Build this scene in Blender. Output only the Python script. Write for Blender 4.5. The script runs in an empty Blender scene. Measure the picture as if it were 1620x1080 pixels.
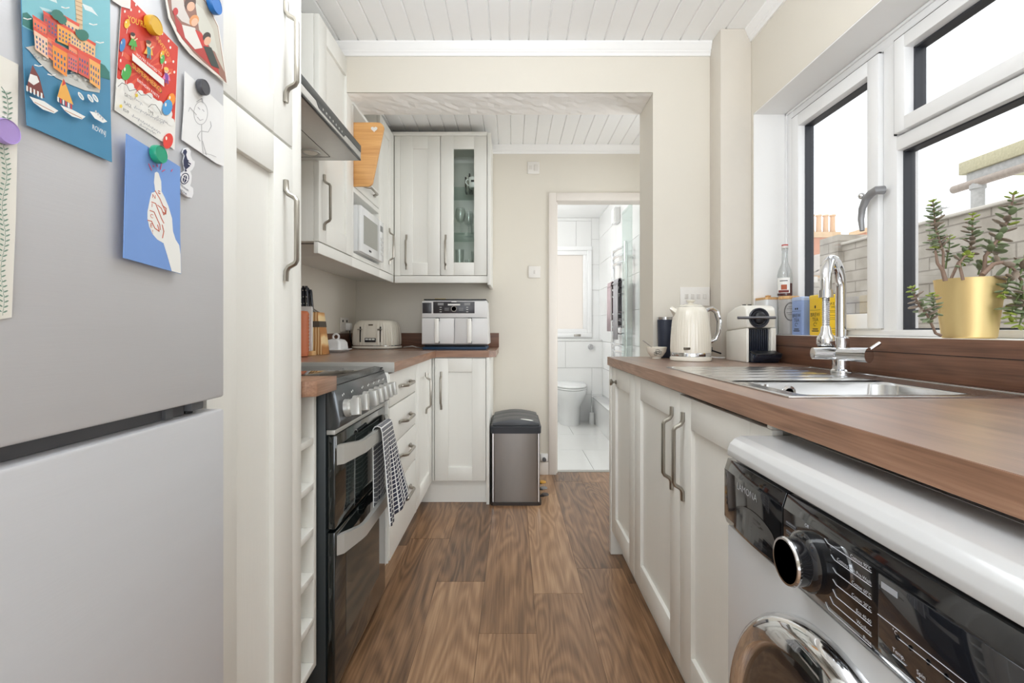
import bpy, bmesh, math, random
from mathutils import Vector, Matrix
random.seed(7)
sc = bpy.context.scene
C = sc.collection
pi = math.pi
# ---------------------------------------------------------------- camera
F, VX, VY, H = 765.0, 811.0, 521.0, 1.037      # focal length in pixels of a 1620 px frame, principal point, eye height
cam = bpy.data.cameras.new('camera'); cam.sensor_width = 36; cam.lens = 36 * F / 1620
cam.shift_x = -(VX - 810) / 1620; cam.shift_y = -(540 - VY) / 1620; cam.clip_start = 0.02; cam.clip_end = 300
co = bpy.data.objects.new('camera', cam); C.objects.link(co)
co.location = (0, 0, H); co.rotation_euler = (pi / 2, 0, 0); sc.camera = co
# ---------------------------------------------------------------- world, sun, big lights, exposure
sc.view_settings.view_transform = 'Standard'; sc.view_settings.look = 'None'
sc.view_settings.gamma = 1.0; sc.view_settings.use_curve_mapping = False
sc.view_settings.exposure = 0.27
sc.cycles.use_denoising = True; sc.cycles.max_bounces = 12; sc.cycles.diffuse_bounces = 6
sc.cycles.glossy_bounces = 4; sc.cycles.transparent_max_bounces = 16; sc.cycles.sample_clamp_indirect = 6.0
w = bpy.data.worlds.new('sky'); sc.world = w; w.use_nodes = True
nt = w.node_tree; nt.nodes.clear()
wo = nt.nodes.new('ShaderNodeOutputWorld'); bg = nt.nodes.new('ShaderNodeBackground')
tc = nt.nodes.new('ShaderNodeTexCoord'); ns = nt.nodes.new('ShaderNodeTexNoise'); rp = nt.nodes.new('ShaderNodeValToRGB')
ns.inputs['Scale'].default_value = 3.0; ns.inputs['Detail'].default_value = 5
rp.color_ramp.elements[0].position = 0.3; rp.color_ramp.elements[0].color = (0.78, 0.82, 0.88, 1)
rp.color_ramp.elements[1].position = 0.55; rp.color_ramp.elements[1].color = (0.94, 0.97, 1.0, 1)
nt.links.new(tc.outputs['Generated'], ns.inputs['Vector']); nt.links.new(ns.outputs['Fac'], rp.inputs['Fac'])
nt.links.new(rp.outputs['Color'], bg.inputs['Color']); bg.inputs['Strength'].default_value = 1.5
nt.links.new(bg.outputs[0], wo.inputs[0])

def light(name, kind, loc, rot, energy, size=None, color=(1, 1, 1), **kw):
    l = bpy.data.lights.new(name, kind); l.energy = energy; l.color = color
    if kind == 'AREA':
        l.shape = 'RECTANGLE'; l.size, l.size_y = size
    for k, v in kw.items(): setattr(l, k, v)
    o = bpy.data.objects.new(name, l); C.objects.link(o); o.location = loc; o.rotation_euler = rot
    return o
light('overcast_sun', 'SUN', (0, 0, 8), (0, math.radians(-38), math.radians(12)), 0.9, angle=0.6)
light('rear_fill_light', 'AREA', (0.3, -2.3, 1.25), (pi / 2 + 0.1, 0, 0.06), 37, (1.9, 1.9), (0.87, 0.94, 1.0))  # added fill light behind the camera; no patio doors are modelled
light('overhead_fill_light', 'POINT', (-0.02, 1.0, 1.97), (0, 0, 0), 11, None, (0.90, 0.95, 1.0), shadow_soft_size=0.2)  # bare fill light added overhead, out of frame, without any lamp
light('ceiling_fill_light', 'AREA', (-0.05, 0.7, 1.62), (pi, 0, 0), 10.5, (0.5, 0.5), (0.92, 0.96, 1.0))  # added upward fill that lifts the ceiling, no fitting belongs to it
light('header_fill_light', 'AREA', (-0.1, 2.60, 2.31), (-0.2, 0, 0), 1.0, (0.9, 0.2), (0.93, 0.97, 1.0))  # unseen fill tucked behind the arch header to brighten the far section
light('pier_fill_light', 'POINT', (1.0, 2.95, 2.0), (0, 0, 0), 0.6, None, (0.92, 0.96, 1.0), shadow_soft_size=0.2)  # extra point fill added out of sight behind the pier
light('side_fill_light', 'AREA', (1.19, 2.86, 1.15), (0, pi / 2, 0), 8.5, (1.3, 0.6), (0.9, 0.95, 1.0))  # added sideways fill for the far section; wall_side has no door
light('bathroom_fill_light', 'POINT', (-0.15, 4.6, 2.0), (0, 0, 0), 20, None, (0.97, 0.99, 1.0), shadow_soft_size=0.25)  # unseen point light added beside the doorway to brighten the bathroom
wl = light('window_daylight', 'AREA', (1.33, 1.2, 1.5), (0, pi / 2, 0), 5, (0.95, 1.8))
wl.data.cycles.is_portal = True

# ---------------------------------------------------------------- helpers
def lin(c):
    r = []
    for v in c[:3]:
        v /= 255.0
        r.append(v / 12.92 if v <= 0.04045 else ((v + 0.055) / 1.055) ** 2.4)
    return (r[0], r[1], r[2], 1)

def PX(px, py, X):           # photo pixel -> point on the plane x = X
    Y = X * F / (px - VX); return Vector((X, Y, H - (py - VY) * Y / F))
def PY(px, py, Y):           # photo pixel -> point on the plane y = Y
    return Vector(((px - VX) * Y / F, Y, H - (py - VY) * Y / F))

MATS = {}
def mat(name, col, rough=0.5, metal=0.0, var=0.03, scale=30, bump=0.0, bscale=120, coat=0.0, stretch=(1, 1, 1), emit=None, spec=None):
    if name in MATS: return MATS[name]
    m = bpy.data.materials.new(name); m.use_nodes = True; t = m.node_tree; b = t.nodes['Principled BSDF']
    c = lin(col)
    tcn = t.nodes.new('ShaderNodeTexCoord'); mp = t.nodes.new('ShaderNodeMapping'); mp.inputs['Scale'].default_value = stretch
    t.links.new(tcn.outputs['Object'], mp.inputs['Vector'])
    n = t.nodes.new('ShaderNodeTexNoise'); n.inputs['Scale'].default_value = scale; n.inputs['Detail'].default_value = 3
    t.links.new(mp.outputs[0], n.inputs['Vector'])
    mx = t.nodes.new('ShaderNodeMix'); mx.data_type = 'RGBA'
    mx.inputs['A'].default_value = tuple(v * (1 - var) for v in c[:3]) + (1,)
    mx.inputs['B'].default_value = tuple(min(1, v * (1 + var)) for v in c[:3]) + (1,)
    t.links.new(n.outputs['Fac'], mx.inputs['Factor']); t.links.new(mx.outputs['Result'], b.inputs['Base Color'])
    b.inputs['Roughness'].default_value = rough; b.inputs['Metallic'].default_value = metal
    if spec is not None: b.inputs['Specular IOR Level'].default_value = spec
    if coat: b.inputs['Coat Weight'].default_value = coat; b.inputs['Coat Roughness'].default_value = 0.05
    if emit: b.inputs['Emission Color'].default_value = lin(emit[0]); b.inputs['Emission Strength'].default_value = emit[1]
    if bump:
        n2 = t.nodes.new('ShaderNodeTexNoise'); n2.inputs['Scale'].default_value = bscale; n2.inputs['Detail'].default_value = 4
        t.links.new(mp.outputs[0], n2.inputs['Vector'])
        bp = t.nodes.new('ShaderNodeBump'); bp.inputs['Strength'].default_value = bump; bp.inputs['Distance'].default_value = 0.004
        t.links.new(n2.outputs['Fac'], bp.inputs['Height']); t.links.new(bp.outputs[0], b.inputs['Normal'])
    MATS[name] = m; return m

def ramp(t, fac, stops):
    r = t.nodes.new('ShaderNodeValToRGB'); e = r.color_ramp.elements
    while len(e) < len(stops): e.new(0.5)
    for k, (p, c) in enumerate(stops): e[k].position = p; e[k].color = lin(c)
    t.links.new(fac, r.inputs['Fac']); return r.outputs['Color']

def wood(name, stops, axis='y', freq=1.0, rough=0.35, attr=False, coat=0.0, bump=0.06, mixw=(0.10, 0.46, 0.44), rings=62, tone=0.30):
    if name in MATS: return MATS[name]
    m = bpy.data.materials.new(name); m.use_nodes = True; t = m.node_tree; b = t.nodes['Principled BSDF']
    tcn = t.nodes.new('ShaderNodeTexCoord'); vec = tcn.outputs['Object']
    if attr:
        at = t.nodes.new('ShaderNodeAttribute'); at.attribute_name = 'plank'
        sca = t.nodes.new('ShaderNodeVectorMath'); sca.operation = 'SCALE'; sca.inputs['Scale'].default_value = 9.0
        t.links.new(at.outputs['Color'], sca.inputs[0])
        ad = t.nodes.new('ShaderNodeVectorMath'); ad.operation = 'ADD'
        t.links.new(vec, ad.inputs[0]); t.links.new(sca.outputs[0], ad.inputs[1]); vec = ad.outputs[0]
    def mapped(s):
        mp = t.nodes.new('ShaderNodeMapping')
        mp.inputs['Scale'].default_value = {'y': (s[0], s[1], s[0]), 'x': (s[1], s[0], s[0]), 'z': (s[0], s[0], s[1])}[axis]
        t.links.new(vec, mp.inputs['Vector']); return mp.outputs[0]
    def noise(s, det=3, dist=0.0):
        n = t.nodes.new('ShaderNodeTexNoise'); n.inputs['Scale'].default_value = 1; n.inputs['Detail'].default_value = det
        n.inputs['Distortion'].default_value = dist
        t.links.new(mapped(s), n.inputs['Vector']); return n.outputs['Fac']
    def math_(op, a, bb):
        n = t.nodes.new('ShaderNodeMath'); n.operation = op
        for i, v in enumerate((a, bb)):
            if v is None: continue
            if isinstance(v, (int, float)): n.inputs[i].default_value = v
            else: t.links.new(v, n.inputs[i])
        return n.outputs[0]
    big = noise((5 * freq, 0.75 * freq), 2, 0.4)
    ring = math_('SINE', math_('MULTIPLY', big, rings), None)
    ring = math_('MULTIPLY', math_('ADD', ring, 1.0), 0.5)
    fib = noise((160 * freq, 5 * freq), 4)
    mid = noise((26 * freq, 1.6 * freq), 3)
    v = math_('ADD', math_('MULTIPLY', ring, mixw[0]), math_('ADD', math_('MULTIPLY', fib, mixw[1]), math_('MULTIPLY', mid, mixw[2])))
    if attr:
        sp = t.nodes.new('ShaderNodeSeparateColor'); t.links.new(at.outputs['Color'], sp.inputs[0])
        v = math_('ADD', v, math_('MULTIPLY', math_('SUBTRACT', sp.outputs[2], 0.5), tone))
    t.links.new(ramp(t, v, stops), b.inputs['Base Color'])
    b.inputs['Roughness'].default_value = rough
    if coat: b.inputs['Coat Weight'].default_value = coat; b.inputs['Coat Roughness'].default_value = 0.34 if coat > 0.6 else 0.25; b.inputs['Coat IOR'].default_value = 2.1 if coat > 0.6 else 1.5
    bp = t.nodes.new('ShaderNodeBump'); bp.inputs['Strength'].default_value = bump; bp.inputs['Distance'].default_value = 0.002
    t.links.new(fib, bp.inputs['Height']); t.links.new(bp.outputs[0], b.inputs['Normal'])
    MATS[name] = m; return m

def glass(name, tint=(255, 255, 255), gloss=0.015, rough=0.0):
    if name in MATS: return MATS[name]
    m = bpy.data.materials.new(name); m.use_nodes = True; t = m.node_tree; t.nodes.clear()
    o = t.nodes.new('ShaderNodeOutputMaterial'); mx = t.nodes.new('ShaderNodeMixShader')
    tr = t.nodes.new('ShaderNodeBsdfTransparent'); gl = t.nodes.new('ShaderNodeBsdfGlossy')
    lw = t.nodes.new('ShaderNodeLayerWeight'); lw.inputs['Blend'].default_value = 0.25
    mul = t.nodes.new('ShaderNodeMath'); mul.operation = 'MULTIPLY_ADD'; mul.inputs[1].default_value = 0.16; mul.inputs[2].default_value = gloss
    t.links.new(lw.outputs['Fresnel'], mul.inputs[0]); t.links.new(mul.outputs[0], mx.inputs[0])
    tr.inputs[0].default_value = lin(tint); gl.inputs['Roughness'].default_value = rough
    t.links.new(tr.outputs[0], mx.inputs[1]); t.links.new(gl.outputs[0], mx.inputs[2]); t.links.new(mx.outputs[0], o.inputs[0])
    MATS[name] = m; return m

class MB:
    """collects shapes and links them as ONE mesh object"""
    def __init__(self): self.V = []; self.Fc = []; self.M = []; self.mats = []; self.col = []
    def mi(self, m):
        if m not in self.mats: self.mats.append(m)
        return self.mats.index(m)
    def add(self, vs, fs, m):
        o = len(self.V); k = self.mi(m); self.V += [tuple(v) for v in vs]
        for f in fs: self.Fc.append([i + o for i in f]); self.M.append(k)
        return self
    def box(self, x0, x1, y0, y1, z0, z1, m, bev=0.0, seg=2):
        x0, x1 = min(x0, x1), max(x0, x1); y0, y1 = min(y0, y1), max(y0, y1); z0, z1 = min(z0, z1), max(z0, z1)
        vs = [(x, y, z) for x in (x0, x1) for y in (y0, y1) for z in (z0, z1)]
        fs = [(0, 1, 3, 2), (4, 6, 7, 5), (0, 4, 5, 1), (2, 3, 7, 6), (0, 2, 6, 4), (1, 5, 7, 3)]
        if bev <= 0: return self.add(vs, fs, m)
        bm = bmesh.new(); bv = [bm.verts.new(v) for v in vs]
        for f in fs: bm.faces.new([bv[i] for i in f])
        bmesh.ops.bevel(bm, geom=bm.edges[:], offset=min(bev, 0.49 * min(x1 - x0, y1 - y0, z1 - z0)), segments=seg, profile=0.5, affect='EDGES')
        bm.verts.index_update()
        self.add([v.co[:] for v in bm.verts], [[v.index for v in f.verts] for f in bm.faces], m); bm.free(); return self
    def poly(self, pts, m): return self.add(pts, [list(range(len(pts)))], m)
    def prism(self, pts, vec, m, bev=0.0, seg=2):
        vec = Vector(vec); a = [Vector(p) for p in pts]; n = len(a)
        vs = a + [p + vec for p in a]
        fs = [list(range(n))[::-1], list(range(n, 2 * n))] + [(i, (i + 1) % n, n + (i + 1) % n, n + i) for i in range(n)]
        if bev <= 0: return self.add(vs, fs, m)
        bm = bmesh.new(); bv = [bm.verts.new(v) for v in vs]
        for f in fs: bm.faces.new([bv[i] for i in f])
        bmesh.ops.recalc_face_normals(bm, faces=bm.faces[:])
        bmesh.ops.bevel(bm, geom=bm.edges[:], offset=bev, segments=seg, profile=0.5, affect='EDGES')
        bm.verts.index_update()
        self.add([v.co[:] for v in bm.verts], [[v.index for v in f.verts] for f in bm.faces], m); bm.free(); return self
    def tube(self, pts, r, m, seg=10, flat=None, caps=True):
        """flat=(up vector, wide factor): an oval or bar section"""
        P = [Vector(p) for p in pts]; n = len(P); rs = r if isinstance(r, (list, tuple)) else [r] * n
        T = []
        for i in range(n):
            a = P[max(i - 1, 0)]; b = P[min(i + 1, n - 1)]; T.append((b - a).normalized())
        if flat: u = Vector(flat[0])
        else: u = Vector((0, 0, 1)) if abs(T[0].z) < 0.9 else Vector((1, 0, 0))
        vs = []; fs = []
        for i in range(n):
            u = (u - T[i] * u.dot(T[i]))
            if u.length < 1e-6: u = T[i].orthogonal()
            u.normalize(); v = T[i].cross(u)
            k = flat[1] if flat else 1.0
            for j in range(seg):
                a = 2 * pi * (j + 0.5) / seg
                vs.append(P[i] + u * (math.cos(a) * rs[i] * k) + v * (math.sin(a) * rs[i]))
        for i in range(n - 1):
            for j in range(seg):
                j2 = (j + 1) % seg; fs.append((i * seg + j, i * seg + j2, (i + 1) * seg + j2, (i + 1) * seg + j))
        if caps: fs.append(list(range(seg))[::-1]); fs.append(list(range((n - 1) * seg, n * seg)))
        return self.add(vs, fs, m)
    def cyl(self, p0, p1, r, m, r2=None, seg=20): return self.tube([p0, p1], [r, r if r2 is None else r2], m, seg)
    def lathe(self, prof, c, m, axis='z', seg=32, ridge=None, cap=(True, True)):
        """prof: (radius, height) pairs; ridge=(count, depth) flutes the wall"""
        c = Vector(c); vs = []; fs = []; n = len(prof)
        for i, (r, h) in enumerate(prof):
            for j in range(seg):
                a = 2 * pi * j / seg; rr = r
                if ridge and len(ridge) > 2 and ridge[2] <= i <= ridge[3]: rr = r * (1 + ridge[1] * math.cos(ridge[0] * a))
                x, y = rr * math.cos(a), rr * math.sin(a)
                vs.append(c + Vector({'z': (x, y, h), 'x': (h, x, y), 'y': (x, h, y)}[axis]))
        for i in range(n - 1):
            for j in range(seg):
                j2 = (j + 1) % seg; fs.append((i * seg + j, i * seg + j2, (i + 1) * seg + j2, (i + 1) * seg + j))
        if cap[0] and prof[0][0] > 1e-6: fs.append(list(range(seg))[::-1])
        if cap[1] and prof[-1][0] > 1e-6: fs.append(list(range((n - 1) * seg, n * seg)))
        return self.add(vs, fs, m)
    def ellipsoid(self, c, r, m, rot=None, seg=12, rings=8):
        c = Vector(c); vs = []; fs = []
        for i in range(rings + 1):
            th = pi * i / rings
            for j in range(seg):
                a = 2 * pi * j / seg
                p = Vector((r[0] * math.sin(th) * math.cos(a), r[1] * math.sin(th) * math.sin(a), r[2] * math.cos(th)))
                vs.append(c + (rot @ p if rot else p))
        for i in range(rings):
            for j in range(seg):
                j2 = (j + 1) % seg; fs.append((i * seg + j, i * seg + j2, (i + 1) * seg + j2, (i + 1) * seg + j))
        return self.add(vs, fs, m)
    def text(self, s, m, fn, size=1.0, align='LEFT', sx=1.0):
        """letters as flat faces; fn maps (u, v) to a point"""
        cu = bpy.data.curves.new('t', 'FONT'); cu.body = s; cu.size = size; cu.align_x = align; cu.resolution_u = 3
        ob = bpy.data.objects.new('t', cu); me = bpy.data.meshes.new_from_object(ob)
        self.add([fn(v.co.x * sx, v.co.y) for v in me.vertices], [list(p.vertices) for p in me.polygons], m)
        bpy.data.objects.remove(ob); bpy.data.meshes.remove(me); bpy.data.curves.remove(cu); return self
    def xform(self, mtx, start=0):
        for i in range(start, len(self.V)): self.V[i] = tuple(mtx @ Vector(self.V[i]))
        return self
    def build(self, name, parent=None, label=None, cat=None, group=None, kind=None, smooth=True, origin=None, angle=32, attr=None):
        me = bpy.data.meshes.new(name); off = Vector((0, 0, 0))
        if parent is not None: off = ROOT[parent.name]
        elif origin is not None: off = Vector(origin)
        elif kind != 'structure':
            xs = [v[0] for v in self.V]; ys = [v[1] for v in self.V]; zs = [v[2] for v in self.V]
            off = Vector(((min(xs) + max(xs)) / 2, (min(ys) + max(ys)) / 2, min(zs)))
        me.from_pydata([(v[0] - off.x, v[1] - off.y, v[2] - off.z) for v in self.V], [], self.Fc)
        for m in self.mats: me.materials.append(m)
        me.polygons.foreach_set('material_index', self.M)
        if attr:
            ca = me.color_attributes.new(attr[0], 'FLOAT_COLOR', 'CORNER')
            for p, c in zip(me.polygons, attr[1]):
                for li in p.loop_indices: ca.data[li].color = c
        bm = bmesh.new(); bm.from_mesh(me); bmesh.ops.recalc_face_normals(bm, faces=bm.faces[:]); bm.to_mesh(me); bm.free()
        if smooth:
            me.polygons.foreach_set('use_smooth', [True] * len(me.polygons)); me.set_sharp_from_angle(angle=math.radians(angle))
        me.update()
        o = bpy.data.objects.new(name, me); C.objects.link(o); ROOT[o.name] = off
        if parent is not None: o.parent = parent
        else: o.location = off
        tag(o, label, cat, group, kind); return o
ROOT = {}
def tag(o, label=None, cat=None, group=None, kind=None):
    for k, v in (('label', label), ('category', cat), ('group', group), ('kind', kind)):
        if v: o[k] = v
def thing(name, label, cat, loc, group=None, rotz=0.0):
    o = bpy.data.objects.new(name, None); C.objects.link(o); o.location = loc; o.empty_display_size = 0.05
    if rotz: o.rotation_euler = (0, 0, rotz); ROOT[o.name] = Vector((0, 0, 0))      # turned things are built round their own origin
    else: ROOT[o.name] = Vector(loc)
    tag(o, label, cat, group); return o
def local_thing(name, label, cat, loc, group=None, rotz=0.0):
    o = thing(name, label, cat, loc, group); o.rotation_euler = (0, 0, rotz); ROOT[o.name] = Vector((0, 0, 0)); return o
def copy_tree(o, parent=None):
    c = o.copy(); C.objects.link(c); c.parent = parent; ROOT[c.name] = ROOT[o.name]
    for ch in list(o.children): copy_tree(ch, c)
    return c

# ---------------------------------------------------------------- materials
M_cab = mat('painted_cabinet', (235, 234, 228), 0.42, var=0.012, scale=60, bump=0.10, bscale=260, stretch=(1, 1, 0.04))
M_wall = mat('cream_wall_paint', (220, 214, 202), 0.7, var=0.012, scale=6, bump=0.05, bscale=90)
M_rough = mat('rough_white_plaster', (250, 247, 242), 0.6, var=0.03, scale=20, bump=0.9, bscale=28, stretch=(0.6, 1, 1))
M_ceil = mat('white_ceiling_board', (246, 246, 245), 0.5, var=0.01)
M_trim = mat('white_gloss_trim', (242, 241, 239), 0.4, var=0.01)
M_doorframe = mat('offwhite_door_frame', (228, 221, 213), 0.45, var=0.015)
M_pvc = mat('white_upvc', (240, 240, 240), 0.25, var=0.006)
M_gasket = mat('dark_gasket', (52, 54, 60), 0.45)
M_seam = mat('black_seam', (22, 22, 26), 0.6)
M_glass = glass('clear_glass')
M_cglass = glass('cabinet_glass', (250, 253, 251), 0.012)
M_steel = mat('brushed_steel', (198, 198, 200), 0.22, 1.0, var=0.05, scale=60, bump=0.02, bscale=200, stretch=(0.2, 0.2, 1))
M_sink = mat('sink_steel', (216, 216, 215), 0.22, 1.0, var=0.04, scale=40)
M_chrome = mat('chrome', (225, 226, 228), 0.06, 1.0, var=0.005)
M_nickel = mat('nickel_handle', (172, 167, 158), 0.3, 1.0, var=0.03)
M_alu = mat('grey_aluminium_trim', (172, 170, 164), 0.5, 0.1, var=0.03)
M_black = mat('black_plastic', (28, 29, 32), 0.35)
M_dark = mat('dark_inside', (16, 16, 18), 0.7)
M_blackglass = mat('black_glass', (12, 14, 17), 0.06, coat=0.5, var=0.02)
M_white = mat('white_enamel', (228, 229, 229), 0.22, var=0.006, coat=0.3)
M_cream = mat('cream_gloss', (228, 222, 208), 0.2, var=0.01, coat=0.4)
M_paper = mat('white_print', (240, 239, 235), 0.6, var=0.01)
M_ink = mat('black_print', (34, 32, 34), 0.6)
M_work = wood('walnut_worktop', [(0.30, (104, 74, 57)), (0.52, (138, 102, 80)), (0.75, (162, 124, 100))], 'y', 1.3, 0.5, coat=1.0)
M_workx = wood('walnut_worktop_across', [(0.30, (104, 74, 57)), (0.52, (138, 102, 80)), (0.75, (162, 124, 100))], 'x', 1.3, 0.42, coat=0.5)
M_edge = wood('worktop_front_edge', [(0.30, (118, 86, 66)), (0.52, (152, 114, 90)), (0.75, (178, 140, 114))], 'y', 1.6, 0.4)
M_edgex = wood('worktop_front_edge_across', [(0.30, (118, 86, 66)), (0.52, (152, 114, 90)), (0.75, (178, 140, 114))], 'x', 1.6, 0.4)
M_floor = wood('oak_plank_floor', [(0.22, (84, 60, 42)), (0.45, (132, 99, 71)), (0.62, (158, 121, 89)), (0.85, (190, 154, 118))], 'y', 1.0, 0.34, attr=True, coat=0.12, bump=0.12, mixw=(0.16, 0.48, 0.38), rings=120)
M_bamboo = wood('bamboo', [(0.30, (196, 138, 78)), (0.55, (222, 168, 104)), (0.80, (236, 190, 128))], 'x', 1.6, 0.45, mixw=(0.02, 0.45, 0.52), rings=12)
M_ltwood = wood('light_wood', [(0.30, (196, 148, 96)), (0.55, (222, 178, 122)), (0.80, (238, 203, 152))], 'z', 2.0, 0.5)
M_tile = mat('pale_wall_tile', (232, 232, 231), 0.12, var=0.03, scale=3)
# ================================================================ the room
CZ, YA, YB, YF = 2.352, 2.23, 2.46, 3.465          # ceiling, arch front, arch back, far wall
XL, XR = -1.123, 1.045
def struct(name, mb, label=None, **k): return mb.build(name, kind='structure', label=label, **k)

# floor planks, each with its own random tone in a mesh attribute
mb = MB(); cols = []; rnd = random.Random(4); wd = 0.197
fixed = {0: [1.65, 2.95], -1: [1.99, 3.2], 1: [1.9, 3.05], -2: [1.2, 2.4], 2: [2.1, 3.3]}
x = -0.115 - 6 * wd; k = -6
tones = {}
while x < 1.2:
    ys = [-2.7]; y = -2.7 + rnd.uniform(0.2, 1.2)
    cuts = sorted(fixed.get(k, []))
    if cuts: ys += [cuts[0] - 2.4, cuts[0] - 1.2] + cuts + [3.9]
    else:
        while y < 3.6: ys.append(y); y += rnd.uniform(1.0, 1.35)
        ys.append(3.9)
    ys = sorted(v for v in ys if v >= -2.7)
    for a, b in zip(ys[:-1], ys[1:]):
        b = min(b, YF + 0.05)
        if b <= a: continue
        t = (rnd.random(), rnd.random(), rnd.random(), 1)
        n0 = len(mb.Fc); mb.box(x + 0.0006, x + wd - 0.0006, a + 0.0006, b - 0.0006, -0.02, 0.0, M_floor)
        cols += [t] * (len(mb.Fc) - n0)
    x += wd; k += 1
n0 = len(mb.Fc); mb.box(-1.3, 1.3, -2.7, YF + 0.05, -0.03, -0.0012, mat('dark_joint', (66, 46, 32), 0.7)); cols += [(0, 0, 0, 1)] * (len(mb.Fc) - n0)
struct('floor', mb, attr=('plank', cols), smooth=False)

# boarded ceiling: strips with a V groove between them
mb = MB(); bw = 0.0862; x = -0.7027 - 7 * bw
def ceiling_boards(mb, y0, y1, x1):
    x = -0.7027 - 7 * bw
    while x < x1:
        pts = [(x, CZ + 0.007), (x + 0.004, CZ), (x + bw - 0.005, CZ), (x + bw - 0.002, CZ + 0.007), (x + bw, CZ + 0.007)]
        for (xa, za), (xb, zb) in zip(pts[:-1], pts[1:]):
            mb.poly([(xa, y0, za), (xb, y0, zb), (xb, y1, zb), (xa, y1, za)], M_ceil)
        x += bw
    mb.box(-1.35, x1, y0, y1, CZ + 0.0075, CZ + 0.05, M_ceil)
ceiling_boards(mb, -2.7, YA + 0.01, 1.3); ceiling_boards(mb, YB - 0.01, YF + 0.01, 1.3)
struct('ceiling', mb, smooth=False)

struct('wall_left', MB().box(XL - 0.12, XL, -2.7, YF + 0.1, 0, CZ + 0.05, M_wall))
mb = MB()      # right wall with the window opening; white reveal
WY0, WY1, WZ0, WZ1 = 0.28, 2.10, 1.012, 1.973
mb.box(XR, 1.30, -2.7, WY0, 0, CZ + 0.05, M_wall).box(XR, 1.30, WY1, YA + 0.1, 0, CZ + 0.05, M_wall)
mb.box(XR, 1.30, WY0, WY1, 0, WZ0, M_wall).box(XR, 1.30, WY0, WY1, WZ1, CZ + 0.05, M_wall)
struct('wall_right', mb)
mb = MB()
mb.box(XR + 0.001, 1.2, WY1 - 0.004, WY1 + 0.001, WZ0, WZ1, M_trim).box(XR + 0.001, 1.2, WY0, WY0 + 0.004, WZ0, WZ1, M_trim)
mb.box(XR + 0.001, 1.2, WY0, WY1, WZ1 - 0.004, WZ1 + 0.001, M_trim)
struct('trim_1', mb, 'white lining of the window reveal')
mb = MB().box(XR + 0.0005, 1.2, WY0 + 0.004, WY1 - 0.005, 1.0125, 1.0155, M_trim, 0.001)
struct('trim_2', mb, 'white window sill board')
# arch: header and right pier
mb = MB()
JX, HZ = 0.647, 2.13
mb.box(XL, JX, YA, YB, HZ, CZ + 0.05, M_wall).box(JX, 1.3, YA, YB, 0, CZ + 0.05, M_wall)
struct('wall_arch', mb)
mb = MB()      # uneven skim on the underside of the header
n = 60; m_ = 8
g = [[(XL + 0.001 + (JX - XL - 0.002) * i / n, YA + 0.002 + (YB - YA - 0.004) * j / m_, HZ - 0.0015 - 0.006 * random.random() * (1 if 0 < j < m_ else 0.2)) for j in range(m_ + 1)] for i in range(n + 1)]
for i in range(n):
    for j in range(m_): mb.poly([g[i][j], g[i + 1][j], g[i + 1][j + 1], g[i][j + 1]], M_rough)
struct('wall_arch_underside', mb, smooth=False)
# far wall with doorway
DX0, DX1, DZ = 0.3125, 1.07, 1.956
mb = MB().box(XL - 0.1, DX0 - 0.02, YF, YF + 0.1, 0, CZ + 0.05, M_wall).box(DX1 + 0.02, 1.3, YF, YF + 0.1, 0, CZ + 0.05, M_wall)
mb.box(DX0 - 0.02, DX1 + 0.02, YF, YF + 0.1, DZ + 0.02, CZ + 0.05, M_wall)
struct('wall_far', mb)
mb = MB()
mb.box(DX0 - 0.055, DX0, YF - 0.016, YF, 0, DZ + 0.058, M_doorframe, 0.004).box(DX0 - 0.02, DX0, YF, YF + 0.1, 0, DZ, M_doorframe)
mb.box(DX1, DX1 + 0.055, YF - 0.016, YF, 0, DZ + 0.058, M_doorframe, 0.004).box(DX1, DX1 + 0.02, YF, YF + 0.1, 0, DZ, M_doorframe)
mb.box(DX0, DX1, YF - 0.016, YF, DZ, DZ + 0.058, M_doorframe, 0.004).box(DX0, DX1, YF, YF + 0.1, DZ, DZ + 0.02, M_doorframe)
mb.box(DX0 + 0.001, DX0 + 0.012, YF + 0.03, YF + 0.06, 0, DZ, M_doorframe)
struct('door_1', mb, 'off-white door frame of the bathroom doorway')
struct('wall_side', MB().box(1.22, 1.3, YB, YF, 0, CZ + 0.05, M_wall))
mb = MB().box(-1.3, -1.0, -2.75, -2.65, 0, CZ + 0.05, M_wall).box(1.0, 1.3, -2.75, -2.65, 0, CZ + 0.05, M_wall).box(-1.0, 1.0, -2.75, -2.65, 2.25, CZ + 0.05, M_wall)
struct('wall_rear', mb)
# boxed pipe in the corner beside the window
mb = MB().box(0.9095, XR - 0.0005, 2.114, YA - 0.0005, 0.9105, CZ - 0.0005, mat('boxing_paint', (214, 207, 196), 0.5, var=0.02), 0.002)
struct('column_1', mb, 'boxed-in pipe column beside the window')
# covings
def coving(name, p0, p1, out, top=CZ):
    p0, p1, out = Vector(p0), Vector(p1), Vector(out)
    prof = [(0, -0.058), (0.008, -0.058), (0.011, -0.046), (0.015, -0.042), (0.015, -0.036), (0.020, -0.030), (0.026, -0.014), (0.030, -0.008), (0.030, 0.0), (0, 0.0)]
    pts = [p0 + out * a + Vector((0, 0, top + b)) for a, b in prof]
    struct(name, MB().prism(pts, p1 - p0, M_trim), angle=20)
coving('trim_3', (XL, YA, 0), (0.909, YA, 0), (0, -1, 0))
coving('trim_4', (XR, -2.6, 0), (XR, 2.113, 0), (-1, 0, 0))
coving('trim_5', (-0.2, YF, 0), (1.219, YF, 0), (0, -1, 0))
# skirting stub by the bathroom door
struct('baseboard_far', MB().box(-0.118, DX0 - 0.056, YF - 0.014, YF - 0.0005, 0, 0.09, M_doorframe, 0.003))

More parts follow.
